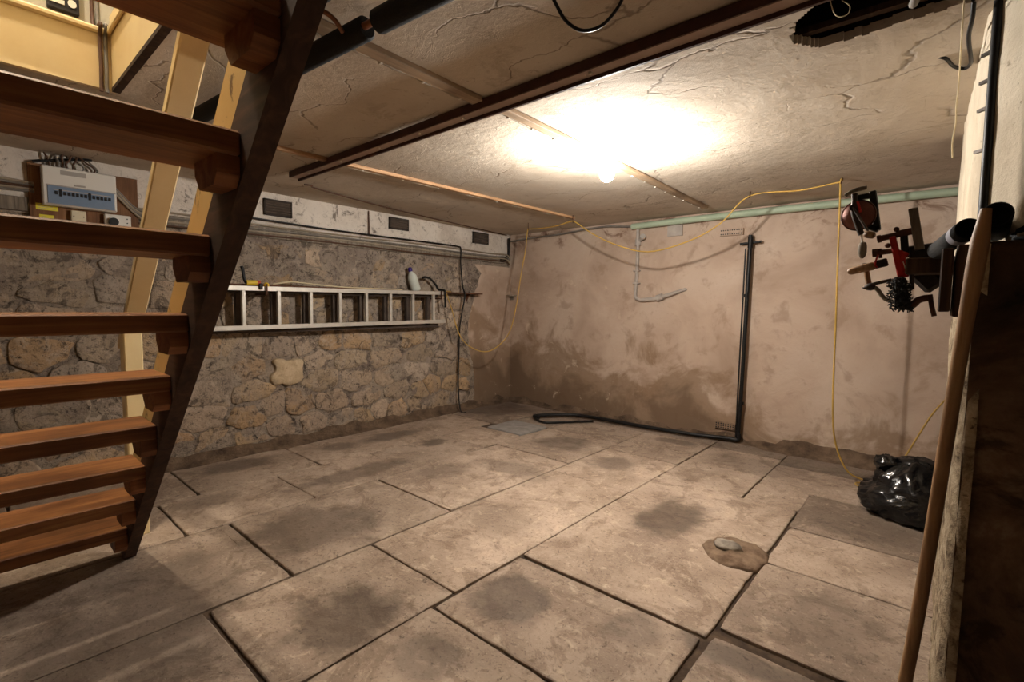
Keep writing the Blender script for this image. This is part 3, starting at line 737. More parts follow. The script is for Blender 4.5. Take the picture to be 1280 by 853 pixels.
cable('wall_cable', [(4.335, 1.985, 2.16), (4.338, 2.03, 2.10), (4.333, 2.13, 2.08), (4.343, 2.28, 2.07), (4.345, 2.42, 2.10), (4.33, 2.48, 2.11), (4.30, 2.44, 2.113), (4.28, 2.36, 2.115), (4.26, 2.35, 2.125)], .006, 'blackcable', 'black cable drooping from the ceiling hole beside whitewashed pier')

# ================================================================== BACK WALL FITTINGS
def bwp(x, z_, d=0): return (x, YB-d, z_)
gp = [bwp(1.86, 2.055, .06), bwp(2.3, 2.062, .06), bwp(3.0, 2.066, .06), bwp(3.9, 2.064, .06), bwp(4.65, 2.058, .06)]
tag(MB().tube(smoothpath(gp), .030, 14).build('green_pipe', 'greenpipe'), 'pale green pipe along the top of the back wall', 'pipe')
cable('wall_cable', [(.17, 4.66, 2.03), (.5, 4.67, 2.05), (.9, 4.68, 2.06), (1.3, 4.68, 2.085), (1.55, 4.68, 2.09), (1.8, 4.68, 2.065), (1.9, 4.67, 2.06)], .010, 'greycable', 'grey cable along the top of back wall left of green pipe')
lp = thing('lead_pipe', 'old grey service pipe with stopcock bending along back wall', 'pipe', (1.95, 4.68, 1.28))
MB().tube(smoothpath([bwp(1.92, 2.06, .045), bwp(1.92, 1.8, .035), bwp(1.915, 1.55, .03), bwp(1.905, 1.38, .03), bwp(1.92, 1.32, .03), bwp(1.985, 1.30, .03)]), .017, 10).build('vertical_run', 'greypipe', lp)
MB().tube(smoothpath([bwp(1.97, 1.302, .03), bwp(2.08, 1.31, .03), bwp(2.2, 1.335, .03), bwp(2.32, 1.37, .028), bwp(2.44, 1.41, .01)]), .022, 10, rs=[.02]*16+[.019]*4+[.016]*4+[.01]).build('horizontal_run', 'greypipe', lp)
MB().cyl(bwp(2.145, 1.318, .03), bwp(2.205, 1.337, .03), .033, n=12).build('joint', 'greypipe', lp)
m = MB(); m.cyl(bwp(1.92, 1.86, .035), bwp(1.92, 1.93, .035), .03, n=12); m.cyl(bwp(1.92, 1.90, .03), bwp(1.99, 1.945, .075), .018, n=10); m.build('stopcock', 'greypipe', lp)
MB().cyl(bwp(1.985, 1.935, .065), bwp(2.0, 1.945, .09), .028, n=14).build('tap_cap', 'greylabel', bpy.data.objects['stopcock'])
for z_ in (1.6, 1.47): MB().box(bwp(1.88, z_, .0), bwp(1.945, z_+.012, .05)).build('pipe_clip', 'greypipe', lp)

dp = thing('black_waste_pipe', 'black downpipe on back wall turning along the floor', 'pipe', (3.0, 4.66, 0))
MB().tube([bwp(3.012, 1.80, .055), bwp(3.005, 1.2, .06), bwp(2.998, .55, .065), bwp(2.99, .05, .075)], .017, 12).build('downpipe', 'black', dp)
MB().tube([bwp(2.975, 1.76, .055), bwp(2.972, 1.2, .06), bwp(2.968, .5, .065), bwp(2.97, .05, .075)], .007, 8).build('side_pipe', 'black', dp)
m = MB(); m.cyl(bwp(3.012, 1.76, .055), bwp(3.012, 1.86, .055), .022, n=12); m.cyl(bwp(2.925, 1.80, .05), bwp(3.10, 1.812, .05), .011, n=8); m.cyl(bwp(3.012, 1.86, .055), bwp(3.012, 1.875, .055), .018, n=8); m.build('top_tee', 'black', dp)
for z_ in (1.33, .36): MB().cyl(bwp(3.0, z_, .062), bwp(3.0, z_+.025, .062), .023, n=12).build('clamp', 'black', dp)
fp = [(2.99, 4.645, .04), (2.6, 4.55, .035), (2.1, 4.50, .035), (1.75, 4.50, .035), (1.5, 4.49, .035), (1.36, 4.46, .035), (1.25, 4.38, .035), (1.12, 4.22, .035), (1.06, 4.12, .035), (1.08, 4.08, .035), (1.14, 4.08, .03)]
MB().tube(smoothpath(fp, 5), .019, 12).build('floor_run', 'black', dp)
m = MB(); m.tube(smoothpath([(2.99, 4.645, .09), (2.99, 4.64, .04), (2.93, 4.63, .035)], 4), .023, 12); m.build('elbow', 'black', dp)
MB().tube(smoothpath([(1.09, 4.08, .02), (1.25, 4.02, .012), (1.42, 4.2, .012), (1.6, 4.42, .015)]), .012, 8).build('branch_hose', 'black', dp)

def airbrick(label, x0, x1, z0, z1, nx_):
    t = thing('air_brick', label, 'vent', ((x0+x1)/2, YB, z0), 'small air bricks in back wall')
    m = MB(); m.box(bwp(x0, z0, -.02), bwp(x1, z1, .03), .003); m.build('block', 'back', t)
    for r_ in range(2 if nx_ > 8 else 3):
        for i in range(nx_):
            x = x0+.015+(x1-x0-.03)*i/(nx_-1); z_ = z0+.014+(z1-z0-.028)*r_/(1 if nx_ > 8 else 2)
            MB().cyl(bwp(x, z_, .0), bwp(x, z_, .0325), .0062, n=8).build('hole', 'dark', t)
airbrick('small perforated air brick high on the back wall', 2.735, 2.94, 1.888, 1.95, 10)
airbrick('small perforated air brick low beside the black downpipe', 2.765, 2.945, .10, .165, 8)

# yellow extension cable slung from hooks
HK = [(3.745, 4.05, 2.092), (3.157, 4.07, 2.085), (1.53, 4.07, 2.06), (.88, 4.17, 2.06)]
for i, (x, y, z_) in enumerate(HK):
    m = MB().tube(smoothpath([(x+.02, y-.03, 2.135), (x+.01, y-.02, z_+.02), (x, y, z_-.008), (x-.012, y+.012, z_+.006)], 4), .004, 6)
    tag(m.build('cable_hook', 'steelrust'), ['rusty ceiling hook above the vertical yellow cable', 'rusty ceiling hook holding the sagging yellow cable near back wall', 'rusty ceiling hook at the end of the orange batten', 'rusty ceiling hook holding yellow cable near the left corner'][i], 'hook', 'cable hooks')
cable('yellow_cable', [(4.06, 4.36, .012), (3.985, 4.20, .012), (3.93, 4.12, .012), (3.97, 4.06, .012), (4.05, 4.10, .014), (4.06, 4.2, .014), (3.96, 4.18, .03), (3.87, 4.14, .09), (3.80, 4.1, .28), (3.775, 4.07, .55), (3.765, 4.06, 1.1), (3.755, 4.05, 1.6), (3.745, 4.05, 2.08), (3.735, 4.05, 2.098), (3.5, 4.07, 2.082), (3.157, 4.07, 2.088), (2.945, 4.07, 1.90), (2.69, 4.07, 1.78), (2.335, 4.07, 1.716), (2.014, 4.07, 1.80), (1.752, 4.07, 1.927), (1.565, 4.07, 2.05), (1.5, 4.07, 2.065), (1.3, 4.10, 2.045), (1.05, 4.15, 2.05), (.9, 4.17, 2.06), (.869, 4.165, 2.04), (.855, 4.15, 1.825), (.83, 4.12, 1.607), (.793, 4.078, 1.212), (.749, 4.026, .938), (.675, 3.94, .79), (.581, 3.83, .718), (.47, 3.70, .77), (.39, 3.606, .91), (.333, 3.54, 1.2), (.30, 3.51, 1.325), (.27, 3.50, 1.385), (.22, 3.55, 1.376), (.2, 3.65, 1.374)], .006, 'yellow', 'yellow extension cable slung from ceiling hooks and hanging to the floor')
cable('yellow_cable', [(4.05, 4.42, .012), (4.12, 4.46, .08), (4.18, 4.5, .18), (4.24, 4.53, .33), (4.31, 4.55, .5), (4.40, 4.56, .66), (4.45, 4.6, .8)], .006, 'yellow', 'short yellow cable rising behind the black bag')

# ================================================================== LEFT WALL FITTINGS
def louvre(label, y0, y1, z0, z1):
    t = thing('wall_vent', label, 'vent', (XL+.03, (y0+y1)/2, z0), 'louvred vents in the whitewashed band')
    m = MB(); b = .012
    m.box((XL+.0, y0, z0), (XL+.045, y0+b, z1)); m.box((XL, y1-b, z0), (XL+.045, y1, z1)); m.box((XL, y0, z0), (XL+.045, y1, z0+b)); m.box((XL, y0, z1-b), (XL+.045, y1, z1)); m.box((XL, y0, z0), (XL+.026, y1, z1))
    m.build('frame', 'iron', t)
    n = 5
    for i in range(n):
        z_ = z0+b+(z1-z0-2*b)*(i+.5)/n
        m = MB(); m.bar((XL+.036, y0+b, z_), (XL+.036, y1-b, z_), .020, .006, (-.7, 0, 1)); m.build('slat', 'slat', t)
louvre('dark louvred wall vent nearest the stairs', 1.685, 1.91, 1.935, 2.066)
louvre('dark louvred wall vent in the middle of the white band', 2.88, 3.11, 1.975, 2.09)
louvre('dark louvred wall vent nearest the back corner', 4.035, 4.285, 1.955, 2.085)

MB_b = MB(); MB_b.box((XL+.0, -.2, 1.752), (XL+.032, 4.70, 1.835), .004)
tag(MB_b.build('cable_board', 'greywood'), 'long grey weathered board carrying cables along the left wall', 'board')
cols = [('tancable', 'beige'), ('greycable', 'grey'), ('tancable', 'dusty beige'), ('browncable', 'brown')]
for i, (z_, mm, lb) in enumerate(((1.852, 'tancable', 'beige cable, topmost of the run along the left wall board'), (1.820, 'greycable', 'grey cable second from top along the left wall board'), (1.795, 'tancable', 'beige cable in the middle of the left wall board'), (1.765, 'browncable', 'brown cable, lowest of the run along the left wall board'))):
    pts = [(XL+.041+(.0 if i else -.004), y, z_+.006*math.sin(y*2.3+i)+.01*(y-2)/2.7) for y in np.arange(.85, 4.5, .25)] + [(XL+.06, 4.58, z_+.012), (XL+.07, 4.64, z_-.03)]
    cable('wall_cable', pts, .0075, mm, lb, group='cables along the left wall', k=3)
cable('black_cable', [(XL+.05, 1.45, 1.895), (XL+.05, 2.2, 1.882), (XL+.05, 3.0, 1.885), (XL+.05, 3.6, 1.888), (XL+.05, 3.78, 1.885), (XL+.052, 3.825, 1.86), (XL+.055, 3.82, 1.7), (XL+.10, 3.81, 1.45), (XL+.145, 3.80, 1.36), (XL+.145, 3.80, 1.30), (XL+.07, 3.80, 1.0), (XL+.06, 3.795, .69), (XL+.08, 3.77, .3), (XL+.13, 3.76, .03), (XL+.2, 3.78, .008)], .008, 'blackcable', 'black cable dropping from the wall run to the floor by the ladder')
cable('short_cable', [(XL+.03, 2.65, 2.11), (XL+.035, 2.65, 2.0), (XL+.04, 2.648, 1.89)], .006, 'browncable', 'short dark cable down the white band between two vents')
for i, (dy, dz) in enumerate(((0, 0), (.03, -.03), (.05, .01))):
    cable('corner_cable', [(.20+dy*.5, 4.60, 2.06+dz*.3), (.17+dy*.4, 4.63, 2.0+dz), (.165+dy*.3, 4.64, 1.88+dz), (.165, 4.62-dy, 1.80+dz*.5), (.165, 4.5, 1.79+dz*.4)], .011, 'blackcable', ['dark cable loop in the corner, innermost of three', 'dark cable loop in the corner, middle of three', 'dark cable loop in the corner, outermost of three'][i], group='cables in the corner')

# shelf and ladder
sh = thing('wall_shelf', 'narrow rusty brown shelf behind the ladder on left wall', 'shelf', (.2, 2.7, 1.30))
MB().box((XL, 1.30, 1.352), (XL+.135, 4.10, 1.366)).build('shelf_board', 'rust', sh)
for y in (1.45, 2.35, 3.3, 3.95):
    m = MB(); m.prism([(XL, 1.338), (XL+.11, 1.338), (XL+.015, 1.23), (XL, 1.23)], y, y+.02, 1) if False else m.add([(XL, y, 1.352), (XL+.06, y, 1.352), (XL, y, 1.26), (XL, y+.015, 1.352), (XL+.06, y+.015, 1.352), (XL, y+.015, 1.26)], [[0, 1, 2], [3, 5, 4], [0, 3, 4, 1], [1, 4, 5, 2], [0, 2, 5, 3]])
    m.build('bracket', 'rust', sh)
lad2 = thing('ladder', 'ladder section darkened to look shaded, hung behind the aluminium one', 'ladder', (.22, 2.3, .97))
for z_ in (1.300, .985): MB().box((.188, 1.14, z_), (.250, 3.43, z_+.034), .003).build('rail', 'shadealu', lad2)
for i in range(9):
    y = 1.20+.2665*i-.02; MB().box((.196, y-.022, 1.019), (.240, y+.022, 1.300), .004).build('rung', 'shadealu', lad2)
lad = thing('ladder', 'aluminium ladder hung sideways along the stone wall', 'ladder', (.30, 2.35, 1.0))
def rail(za, zb):
    m = MB(); d = .034
    m.add([p for (y, z_) in ((1.16, za), (3.475, zb)) for p in ((.262, y, z_), (.262, y, z_+d), (.318, y, z_+d), (.318, y, z_))], [[0, 1, 2, 3], [4, 7, 6, 5], [0, 4, 5, 1], [1, 5, 6, 2], [2, 6, 7, 3], [3, 7, 4, 0]])
    return m.build('rail', 'alu', lad)
rail(1.312, 1.332); rail(1.008, 1.034)
for i in range(9):
    y = 1.195+.2665*i; z0 = 1.008+.034+.0112*(y-1.16); z1 = 1.312+.0086*(y-1.16)
    MB().box((.274, y-.014, z0-.004), (.306, y+.014, z1+.004), .004).build('rung', 'alu', lad)
for y in (1.62, 3.40):
    m = MB(); m.bar((XL, y, 1.29), (.335, y, 1.29), .012, .012); m.bar((.335, y, 1.285), (.335, y, 1.37), .012, .006, (1, 0, 0)); m.build('hook', 'steelrust', sh)

bt = thing('bottle', 'white plastic bottle with purple cap leaning on the shelf', 'bottle', (.205, 3.16, 1.366))
axb = Vector((.0, -.36, 1)).normalized(); b0 = Vector((.205, 3.17, 1.368))
m = MB(); m.tube_prof(b0, axb, [(.02, .006), (.047, .0), (.05, .02), (.048, .08), (.05, .12), (.045, .16), (.03, .185), (.016, .20), (.016, .212)], 18); m.build('body', 'bottle', bt)
m = MB(); m.tube_prof(b0, axb, [(.021, .208), (.022, .236), (.018, .246), (.008, .25)], 14); m.build('cap', 'purple', bt)
cable('garden_hose', [(.22, 3.24, 1.50), (.22, 3.27, 1.512), (.23, 3.33, 1.50), (.24, 3.40, 1.44), (.25, 3.43, 1.39), (.345, 3.435, 1.375), (.35, 3.44, 1.32), (.33, 3.46, 1.2)], .012, 'blackcable', 'bent black hose end beside the bottle on shelf', 'hose')
cable('loose_cable', [(.21, 1.72, 1.372), (.22, 1.85, 1.398), (.22, 2.0, 1.392), (.2, 2.2, 1.38), (.19, 2.4, 1.373), (.2, 2.65, 1.372), (.19, 2.85, 1.372), (.2, 3.0, 1.373)], .006, 'string', 'pale loose cable lying along the shelf above the ladder')
tq = thing('torch', 'yellow torch with orange collar lying on the ladder rail', 'torch', (.29, 1.53, 1.35))
MB().cyl((.29, 1.487, 1.374), (.29, 1.565, 1.376), .021, n=14).build('body', 'yellowp', tq)
MB().cyl((.29, 1.563, 1.374), (.29, 1.585, 1.374), .023, n=14).build('collar', 'orange', tq)
MB().box((.320, 1.566, 1.325), (.335, 1.592, 1.372), .003).build('clip', 'dark', tq)
MB().tube(smoothpath([(.28, 1.49, 1.372), (.28, 1.475, 1.41), (.275, 1.47, 1.47), (.275, 1.46, 1.50)], 4), .012, 8).build('strap_handle', 'black', tq)
tag(MB().lathe((.29, 1.635, 1.347), [(.012, 0), (.021, .004), (.021, .02), (.012, .032), (.006, .036)]).build('yellow_plug', 'yellowp'), 'small yellow plug resting on the ladder rail', 'plug')
nb = MB(); nb.box((.15, 4.62, 1.345), (.26, 4.71, 1.362)); nb.box((.16, 4.70, 1.30), (.2, 4.72, 1.345)); tag(nb.build('corner_bracket', 'greywood'), 'small wooden bracket fixed in the back corner', 'bracket')

# consumer unit on its board
BX = XL+.045
tag(MB().box((XL+.015, .322, 1.655), (BX, .855, 2.045), .003).build('mounting_board', 'board'), 'brown wooden board carrying the fuse box on left wall', 'board')
cu = thing('consumer_unit', 'white fuse box with blue window flap on wooden board', 'fuse box', (.2, .55, 1.80))
m = MB(); m.box((BX, .377, 1.797), (.238, .728, 2.03), .006); m.build('casing', 'white', cu)
MB().box((.236, .398, 1.805), (.243, .716, 1.915), .002).build('flap', 'bluewin', cu); flap = bpy.data.objects['flap']
m = MB(); m.box((.2425, .392, 1.912), (.2455, .722, 1.918)); m.box((.2425, .392, 1.802), (.2455, .722, 1.806)); m.build('flap_edge', 'greylabel', flap)
for i in range(14):
    y = .43+.0195*i; big = i in (1, 8)
    MB().box((.2425, y, 1.862-.01*big), (.2465, y+.013, 1.882+.012*big)).build('breaker_switch', 'dark', flap)
MB().box((.2425, .424, 1.888), (.2445, .70, 1.893)).build('breaker_label', 'greylabel', flap)
MB().box((.2375, .46, 1.985), (.2395, .58, 2.012)).build('rating_label', 'greylabel', cu)
MB().box((.2375, .522, 1.925), (.2405, .575, 1.937), .002).build('flap_latch', 'greylabel', cu)
for lbl, y0, y1, z0, z1 in (('larger yellow warning sticker under the fuse box', .350, .450, 1.770, 1.808), ('smaller yellow warning sticker below the larger one', .363, .430, 1.70, 1.742)):
    o = MB().box((BX, y0, z0), (BX+.0015, y1, z1)).build('warning_sticker', 'sticker'); tag(o, lbl, 'sticker', 'stickers under the fuse box')
    for r_ in range(3): MB().box((BX+.0016, y0+.01, z0+.008+r_*.01), (BX+.002, y1-.012*(r_+1), z0+.0105+r_*.01)).build('print_line', 'greylabel', o)
jb = thing('junction_box', 'small cream blank box under the fuse box', 'junction box', (BX, .54, 1.70))
MB().box((BX, .505, 1.695), (BX+.03, .578, 1.785), .004).build('cover', 'offwhite', jb)
for y in (.518, .565): MB().cyl((BX+.029, y, 1.748), (BX+.0315, y, 1.748), .0035, n=8).build('screw', 'dark', jb)
tm = thing('timer_switch', 'white switch box with round black knob beside junction box', 'switch', (BX, .74, 1.70))
MB().box((BX, .668, 1.695), (BX+.035, .806, 1.787), .004).build('case', 'white', tm)
m = MB(); m.cyl((BX+.034, .712, 1.738), (BX+.056, .712, 1.738), .026, n=18); m.build('knob', 'black', tm)
for z_ in (1.765, 1.738): MB().cyl((BX+.034, .785, z_), (BX+.037, .785, z_), .004, n=8).build('screw', 'dark', tm)
for i, (y0, x, y1, zt) in enumerate(((.42, .17, .40, 2.12), (.45, .19, .45, 2.10), (.47, .2, .48, 2.12), (.485, .18, .475, 2.115), (.50, .2, .52, 2.12), (.51, .17, .50, 2.12), (.53, .19, .55, 2.12), (.57, .18, .53, 2.12), (.62, .19, .56, 2.12), (.64, .18, .59, 2.12))):
    cable('fuse_box_cable', [(x, y0, 2.028), (x+.01*math.sin(i*2), y0+.012*math.sin(i), 2.06), (x, (y0+y1)/2, 2.09), (x-.01, y1, zt)], .0055, ['browncable', 'greycable'][i % 2], ['leftmost', 'second', 'third', 'fourth', 'fifth', 'sixth', 'seventh', 'eighth', 'ninth', 'rightmost'][i]+' thin cable from the left rising out of the fuse box top', group='cables out of the fuse box top', k=4, n=6)
cable('fuse_box_cable', [(.17, .345, 2.05), (.17, .43, 2.075), (.175, .55, 2.105), (.18, .62, 2.118)], .008, 'blackcable', 'thick black cable slanting up over the fuse box')
for i in range(5):
    cable('wall_cable', [(XL+.035, -.3, 1.935-.018*i), (XL+.035, .2, 1.93-.015*i), (XL+.035, .31, 1.925-.013*i), (XL+.05, .345, 1.92-.012*i)], .008, ['tancable', 'greycable', 'browncable'][i % 3], ['topmost', 'second', 'third', 'fourth', 'lowest'][i]+' cable of the bundle entering the board from the left', group='cables left of the fuse box', k=3, n=6)
for i in range(4):
    cable('wall_cable', [(.19, .725, 1.965-.013*i), (.18, .76, 1.93-.013*i), (.175, .83, 1.855-.013*i), (.175, .9, 1.83-.02*i), (.165, 1.0, 1.83-.02*i)], .007, ['greycable', 'tancable'][i % 2], ['topmost', 'second', 'third', 'lowest'][i]+' cable slanting down from the fuse box to the wall run', group='cables right of the fuse box', k=4, n=6)
for (y, z_) in ((.745, 1.965), (.79, 1.975)):
    pass

# stairwell: vertical conduits and a notice
for i, dy in enumerate((0, .018)):
    cable('riser_cable', [(OX0+.023, .448+dy, 2.10), (OX0+.023, .450+dy, 2.2), (OX0+.023, .450+dy, 2.32), (OX0+.042, .45+dy, 2.345), (OX0+.042, .45+dy, 2.37), (1.482, .45+dy, 2.40), (1.482, .45+dy, 2.75)], .007, ['browncable', 'greycable'][i], ['brown', 'grey'][i]+' cable rising in the corner of the stair opening', k=4)
nt = MB().box((1.47, .305, 2.425), (1.50, .405, 2.65), .003).build('meter_box', 'dark'); tag(nt, 'dark meter box with white labels on the hall wall', 'meter')
MB().box((1.5, .312, 2.448), (1.503, .358, 2.464)).build('label_strip', 'white', nt)
m = MB(); m.add([(1.5035, .382+.014*math.cos(a), 2.462+.016*math.sin(a)) for a in np.linspace(0, 6.283, 21)[:-1]], [list(range(20))]); m.build('round_sticker', 'white', nt)

# ================================================================== FLOOR THINGS
m = MB(); m.box((.94, 3.49, -.04), (1.375, 3.905, .008), .006); tag(m.build('drain_cover', 'cover'), 'flat grey square cover slab in the floor near back corner', 'cover')
md = thing('clay_mound', 'low brown clay mound with a grey stone on flagstone', 'mound', (3.6, 2.52, 0))
m = MB(); vs = []; n = 28
for k, (r_, h) in enumerate(((1.0, -.02), (.99, .004), (.9, .014), (.6, .022), (.3, .028))):
    for j in range(n):
        a = 2*math.pi*j/n; rr = r_*(.155+.02*fbm(math.cos(a), math.sin(a), 1, 1.5, 3)); x, y = 3.605+rr*math.cos(a)*1.0, 2.525+rr*math.sin(a)*1.05
        vs.append((x, y, h+(.010*fbm(x, y, 4, 26, 3) if k else 0)))
m.add(vs, [[k*n+j, k*n+(j+1) % n, (k+1)*n+(j+1) % n, (k+1)*n+j] for k in range(4) for j in range(n)] + [[4*n+j for j in range(n)]], True); m.build('clay', 'clay', md)
m = MB(); vs = []; n = 14
for k, (r_, h) in enumerate(((.8, .02), (1, .03), (.92, .042), (.55, .05), (.2, .052))):
    for j in range(n):
        a = 2*math.pi*j/n; rr = r_*(.07+.016*nz(math.cos(a), math.sin(a), 3, 1.8)); x, y = 3.575+rr*math.cos(a), 2.515+rr*math.sin(a)*.75
        vs.append((x, y, h+.006*nz(x, y, 2, 40)))
m.add(vs, [[k*n+j, k*n+(j+1) % n, (k+1)*n+(j+1) % n, (k+1)*n+j] for k in range(4) for j in range(n)] + [[4*n+j for j in range(n)]], True); m.build('rock', 'pebble', md)

bag = thing('rubbish_bag', 'full shiny black plastic rubbish bag tied at the top', 'rubbish bag', (4.28, 3.73, 0))
m = MB(); vs = []; n = 64; prof = [(.20, .0), (.285, .012), (.30, .05), (.285, .11), (.26, .17), (.225, .23), (.175, .28), (.12, .315), (.06, .335)]
P2 = []
for (a, b), (c, d) in zip(prof[:-1], prof[1:]):
    for t_ in range(4): P2.append((a+(c-a)*t_/4, b+(d-b)*t_/4))
P2.append(prof[-1])
for k, (r_, h) in enumerate(P2):
    hh = h/.335
    for j in range(n):
        a = 2*math.pi*j/n
        fold = (1-abs(fbm(math.cos(a)*1.6+hh*.9, math.sin(a)*1.6, hh*1.2, 2.1, 3)))**2
        rr = r_*(.86+.22*fold*(.25+.75*min(1, h/.05)) + .05*fbm(math.cos(a), math.sin(a), hh*2, 1.3, 2)) + .012*math.sin(a*9+hh*7)*hh
        vs.append((4.285+rr*math.cos(a), 3.73+rr*math.sin(a)*.92, .002+h*(1+.10*nz(math.cos(a), math.sin(a), 7, 1.2))))
K = len(P2); m.add(vs, [[k*n+j, k*n+(j+1) % n, (k+1)*n+(j+1) % n, (k+1)*n+j] for k in range(K-1) for j in range(n)] + [[(K-1)*n+j for j in range(n)], list(range(n))], True)
m.build('body', 'bag', bag)
def crumple(c, rad, seed, sq=(1, 1, 1)):
    m = MB(); vs = []; n1, n2 = 22, 12
    for i in range(n2+1):
        ph = math.pi*i/n2
        for j in range(n1):
            a = 2*math.pi*j/n1; d = Vector((math.sin(ph)*math.cos(a), math.sin(ph)*math.sin(a), math.cos(ph)))
            r_ = rad*(.75+.45*(1-abs(fbm(d.x+seed, d.y, d.z, 1.7, 3)))**2); vs.append((c[0]+d.x*r_*sq[0], c[1]+d.y*r_*sq[1], c[2]+d.z*r_*sq[2]))
    m.add(vs, [[i*n1+j, i*n1+(j+1) % n1, (i+1)*n1+(j+1) % n1, (i+1)*n1+j] for i in range(n2) for j in range(n1)], True); return m
crumple((4.12, 3.70, .30), .062, 3, (1.1, .9, .75)).build('twisted_neck', 'bag', bag)
crumple((4.27, 3.70, .315), .085, 9, (1.3, .9, .55)).build('gathered_top', 'bag', bag)

# wooden handle leaning on the pier
m = MB(); a = Vector((4.272, 1.462, .012)); b = Vector((4.381, 1.390, 1.43)); d = (b-a)
pp = [a+d*t_ + Vector((.006*math.sin(t_*5), 0, 0)) for t_ in np.linspace(0, 1, 24)]
rs_ = [.0135]*18+[.0135, .0135, .0145, .016, .0155, .009]
m.tube(pp, .02, 14, rs=rs_); tag(m.build('wooden_pole', 'handle'), 'worn round wooden pole leaning against the dark pier', 'pole')
# black pipe on the pier corner
m = MB(); m.tube([(4.393, 2.026, 2.118), (4.393, 2.024, 1.8), (4.395, 2.02, 1.39)], .0125, 12); pb = m.build('pier_pipe', 'black'); tag(pb, 'black vertical pipe on the corner of the whitewashed pier', 'pipe')
for z_ in (1.98, 1.90, 1.82, 1.70): MB().bar((4.39, 2.024, z_), (4.366, 2.05, z_), .009, .009).build('clip', 'steel', pb)

# black tubes on the ledge
for i, (p, q, r_, lb) in enumerate((((4.355, 1.60, 1.418), (4.30, 1.92, 1.40), .025, 'black tube with grey tape band lying over the ledge end'), ((4.405, 1.64, 1.452), (4.42, 1.95, 1.45), .029, 'larger black tube lying upright of the taped one on ledge'))):
    p, q = Vector(p), Vector(q); t = thing('black_tube', lb, 'tube', p-Vector((0, 0, r_)), 'black tubes on the pier ledge')
    L = (q-p).length; axd = (q-p).normalized()
    m = MB(); m.tube_prof(p, axd, [(r_*.86, .03), (r_*.86, 0), (r_, 0), (r_, L), (r_*.86, L)], 22); m.build('tube', 'foam', t)
    if not i: MB().tube_prof(p, axd, [(r_*1.02, .045), (r_*1.03, .05), (r_*1.03, .085), (r_*1.02, .09)], 22).build('tape_band', 'band_tape', t)

sk = crumple((4.50, 1.74, 1.41), .05, 21, (1.1, 1.3, .6)).build('black_sack', 'foam'); tag(sk, 'crumpled black sack heaped on the pier ledge', 'sack')
# ================================================================== OLD TOOLS BESIDE THE PIER (units: u right, v down from the clamp, about 2 mm and 2.6 mm each)
def tp(u, v, y=2.0):
    k = (y)/2.0; return Vector((4.32+(4.1735+.002052*(u-1110)+.000138*(v-310)-4.32)*k, y, 1.22+(1.4239-.000144*(u-1110)-.002559*(v-310)-1.22)*k))
# shelf plank the tools hang from
tag(MB().box((4.225, 1.955, 1.335), (4.365, 2.10, 1.385), .004).build('tool_shelf', 'darkwood'), 'short dark timber plank jutting from the pier under the tools', 'plank')
hd = thing('hand_drill', 'old hand drill with faded red gear wheel and wooden handle', 'hand drill', tp(1080, 325))
MB().lathe(tp(1073, 268, 2.01), [(.012, -.008), (.046, -.004), (.047, 0), (.046, .004), (.012, .008)], (.10, 1, .05), 30).build('gear_wheel', 'gearred', hd)
MB().torus(tp(1073, 268, 2.01), (.10, 1, .05), .047, .004, 30, 6).build('gear_rim', 'steelrust', bpy.data.objects['gear_wheel'])
m = MB(); m.bar(tp(1066, 258, 1.985), tp(1089, 294, 1.97), .007, .016, (0, 1, 0), .002); m.cyl(tp(1066, 258, 1.98), tp(1066, 258, 2.02), .011, n=10); m.build('crank_arm', 'steel', hd)
MB().lathe(tp(1086, 293, 1.965), [(.004, -.012), (.010, -.01), (.012, 0), (.011, .016), (.006, .02)], (1, -.25, -.25), 14).build('crank_knob', 'handle', bpy.data.objects['crank_arm'])
m = MB(); m.tube(smoothpath([tp(1068, 240), tp(1068, 250), tp(1067, 264), tp(1072, 280), tp(1077, 293)]), .0095, 10); m.build('frame', 'steel', hd)
m = MB(); m.bar(tp(1092, 238, 2.02), tp(1098, 288, 2.02), .02, .022, (0, 1, 0), .003); m.bar(tp(1070, 246, 2.015), tp(1092, 243, 2.02), .018, .018, bev=.003); m.bar(tp(1085, 282, 2.02), tp(1100, 287, 2.02), .022, .02, bev=.003); m.build('back_frame', 'black', hd)
m = MB(); m.tube(smoothpath([tp(1055, 242, 1.99), tp(1063, 237, 1.99), tp(1075, 233.5, 1.99), tp(1084, 233, 1.995)]), .006, 8, rs=None); m.tube(smoothpath([tp(1057, 240, 2.01), tp(1068, 236, 2.01), tp(1082, 233.5, 2.01)]), .006, 8); m.build('breast_plate', 'greywood', hd)
MB().cyl(tp(1077, 292), tp(1078, 305), .0035, n=8).build('spindle', 'alu', hd)
MB().lathe(tp(1079, 302.5), [(.004, 0), (.010, -.003), (.0125, -.018), (.0125, -.036), (.009, -.048), (.004, -.054)], (0, 0, 1), 16).build('wooden_grip', 'greywood', hd)
m = MB(); m.bar(tp(1072, 250, 1.975), tp(1076, 264, 1.97), .007, .004, (0, 1, 0)); m.build('red_lever', 'red', hd)

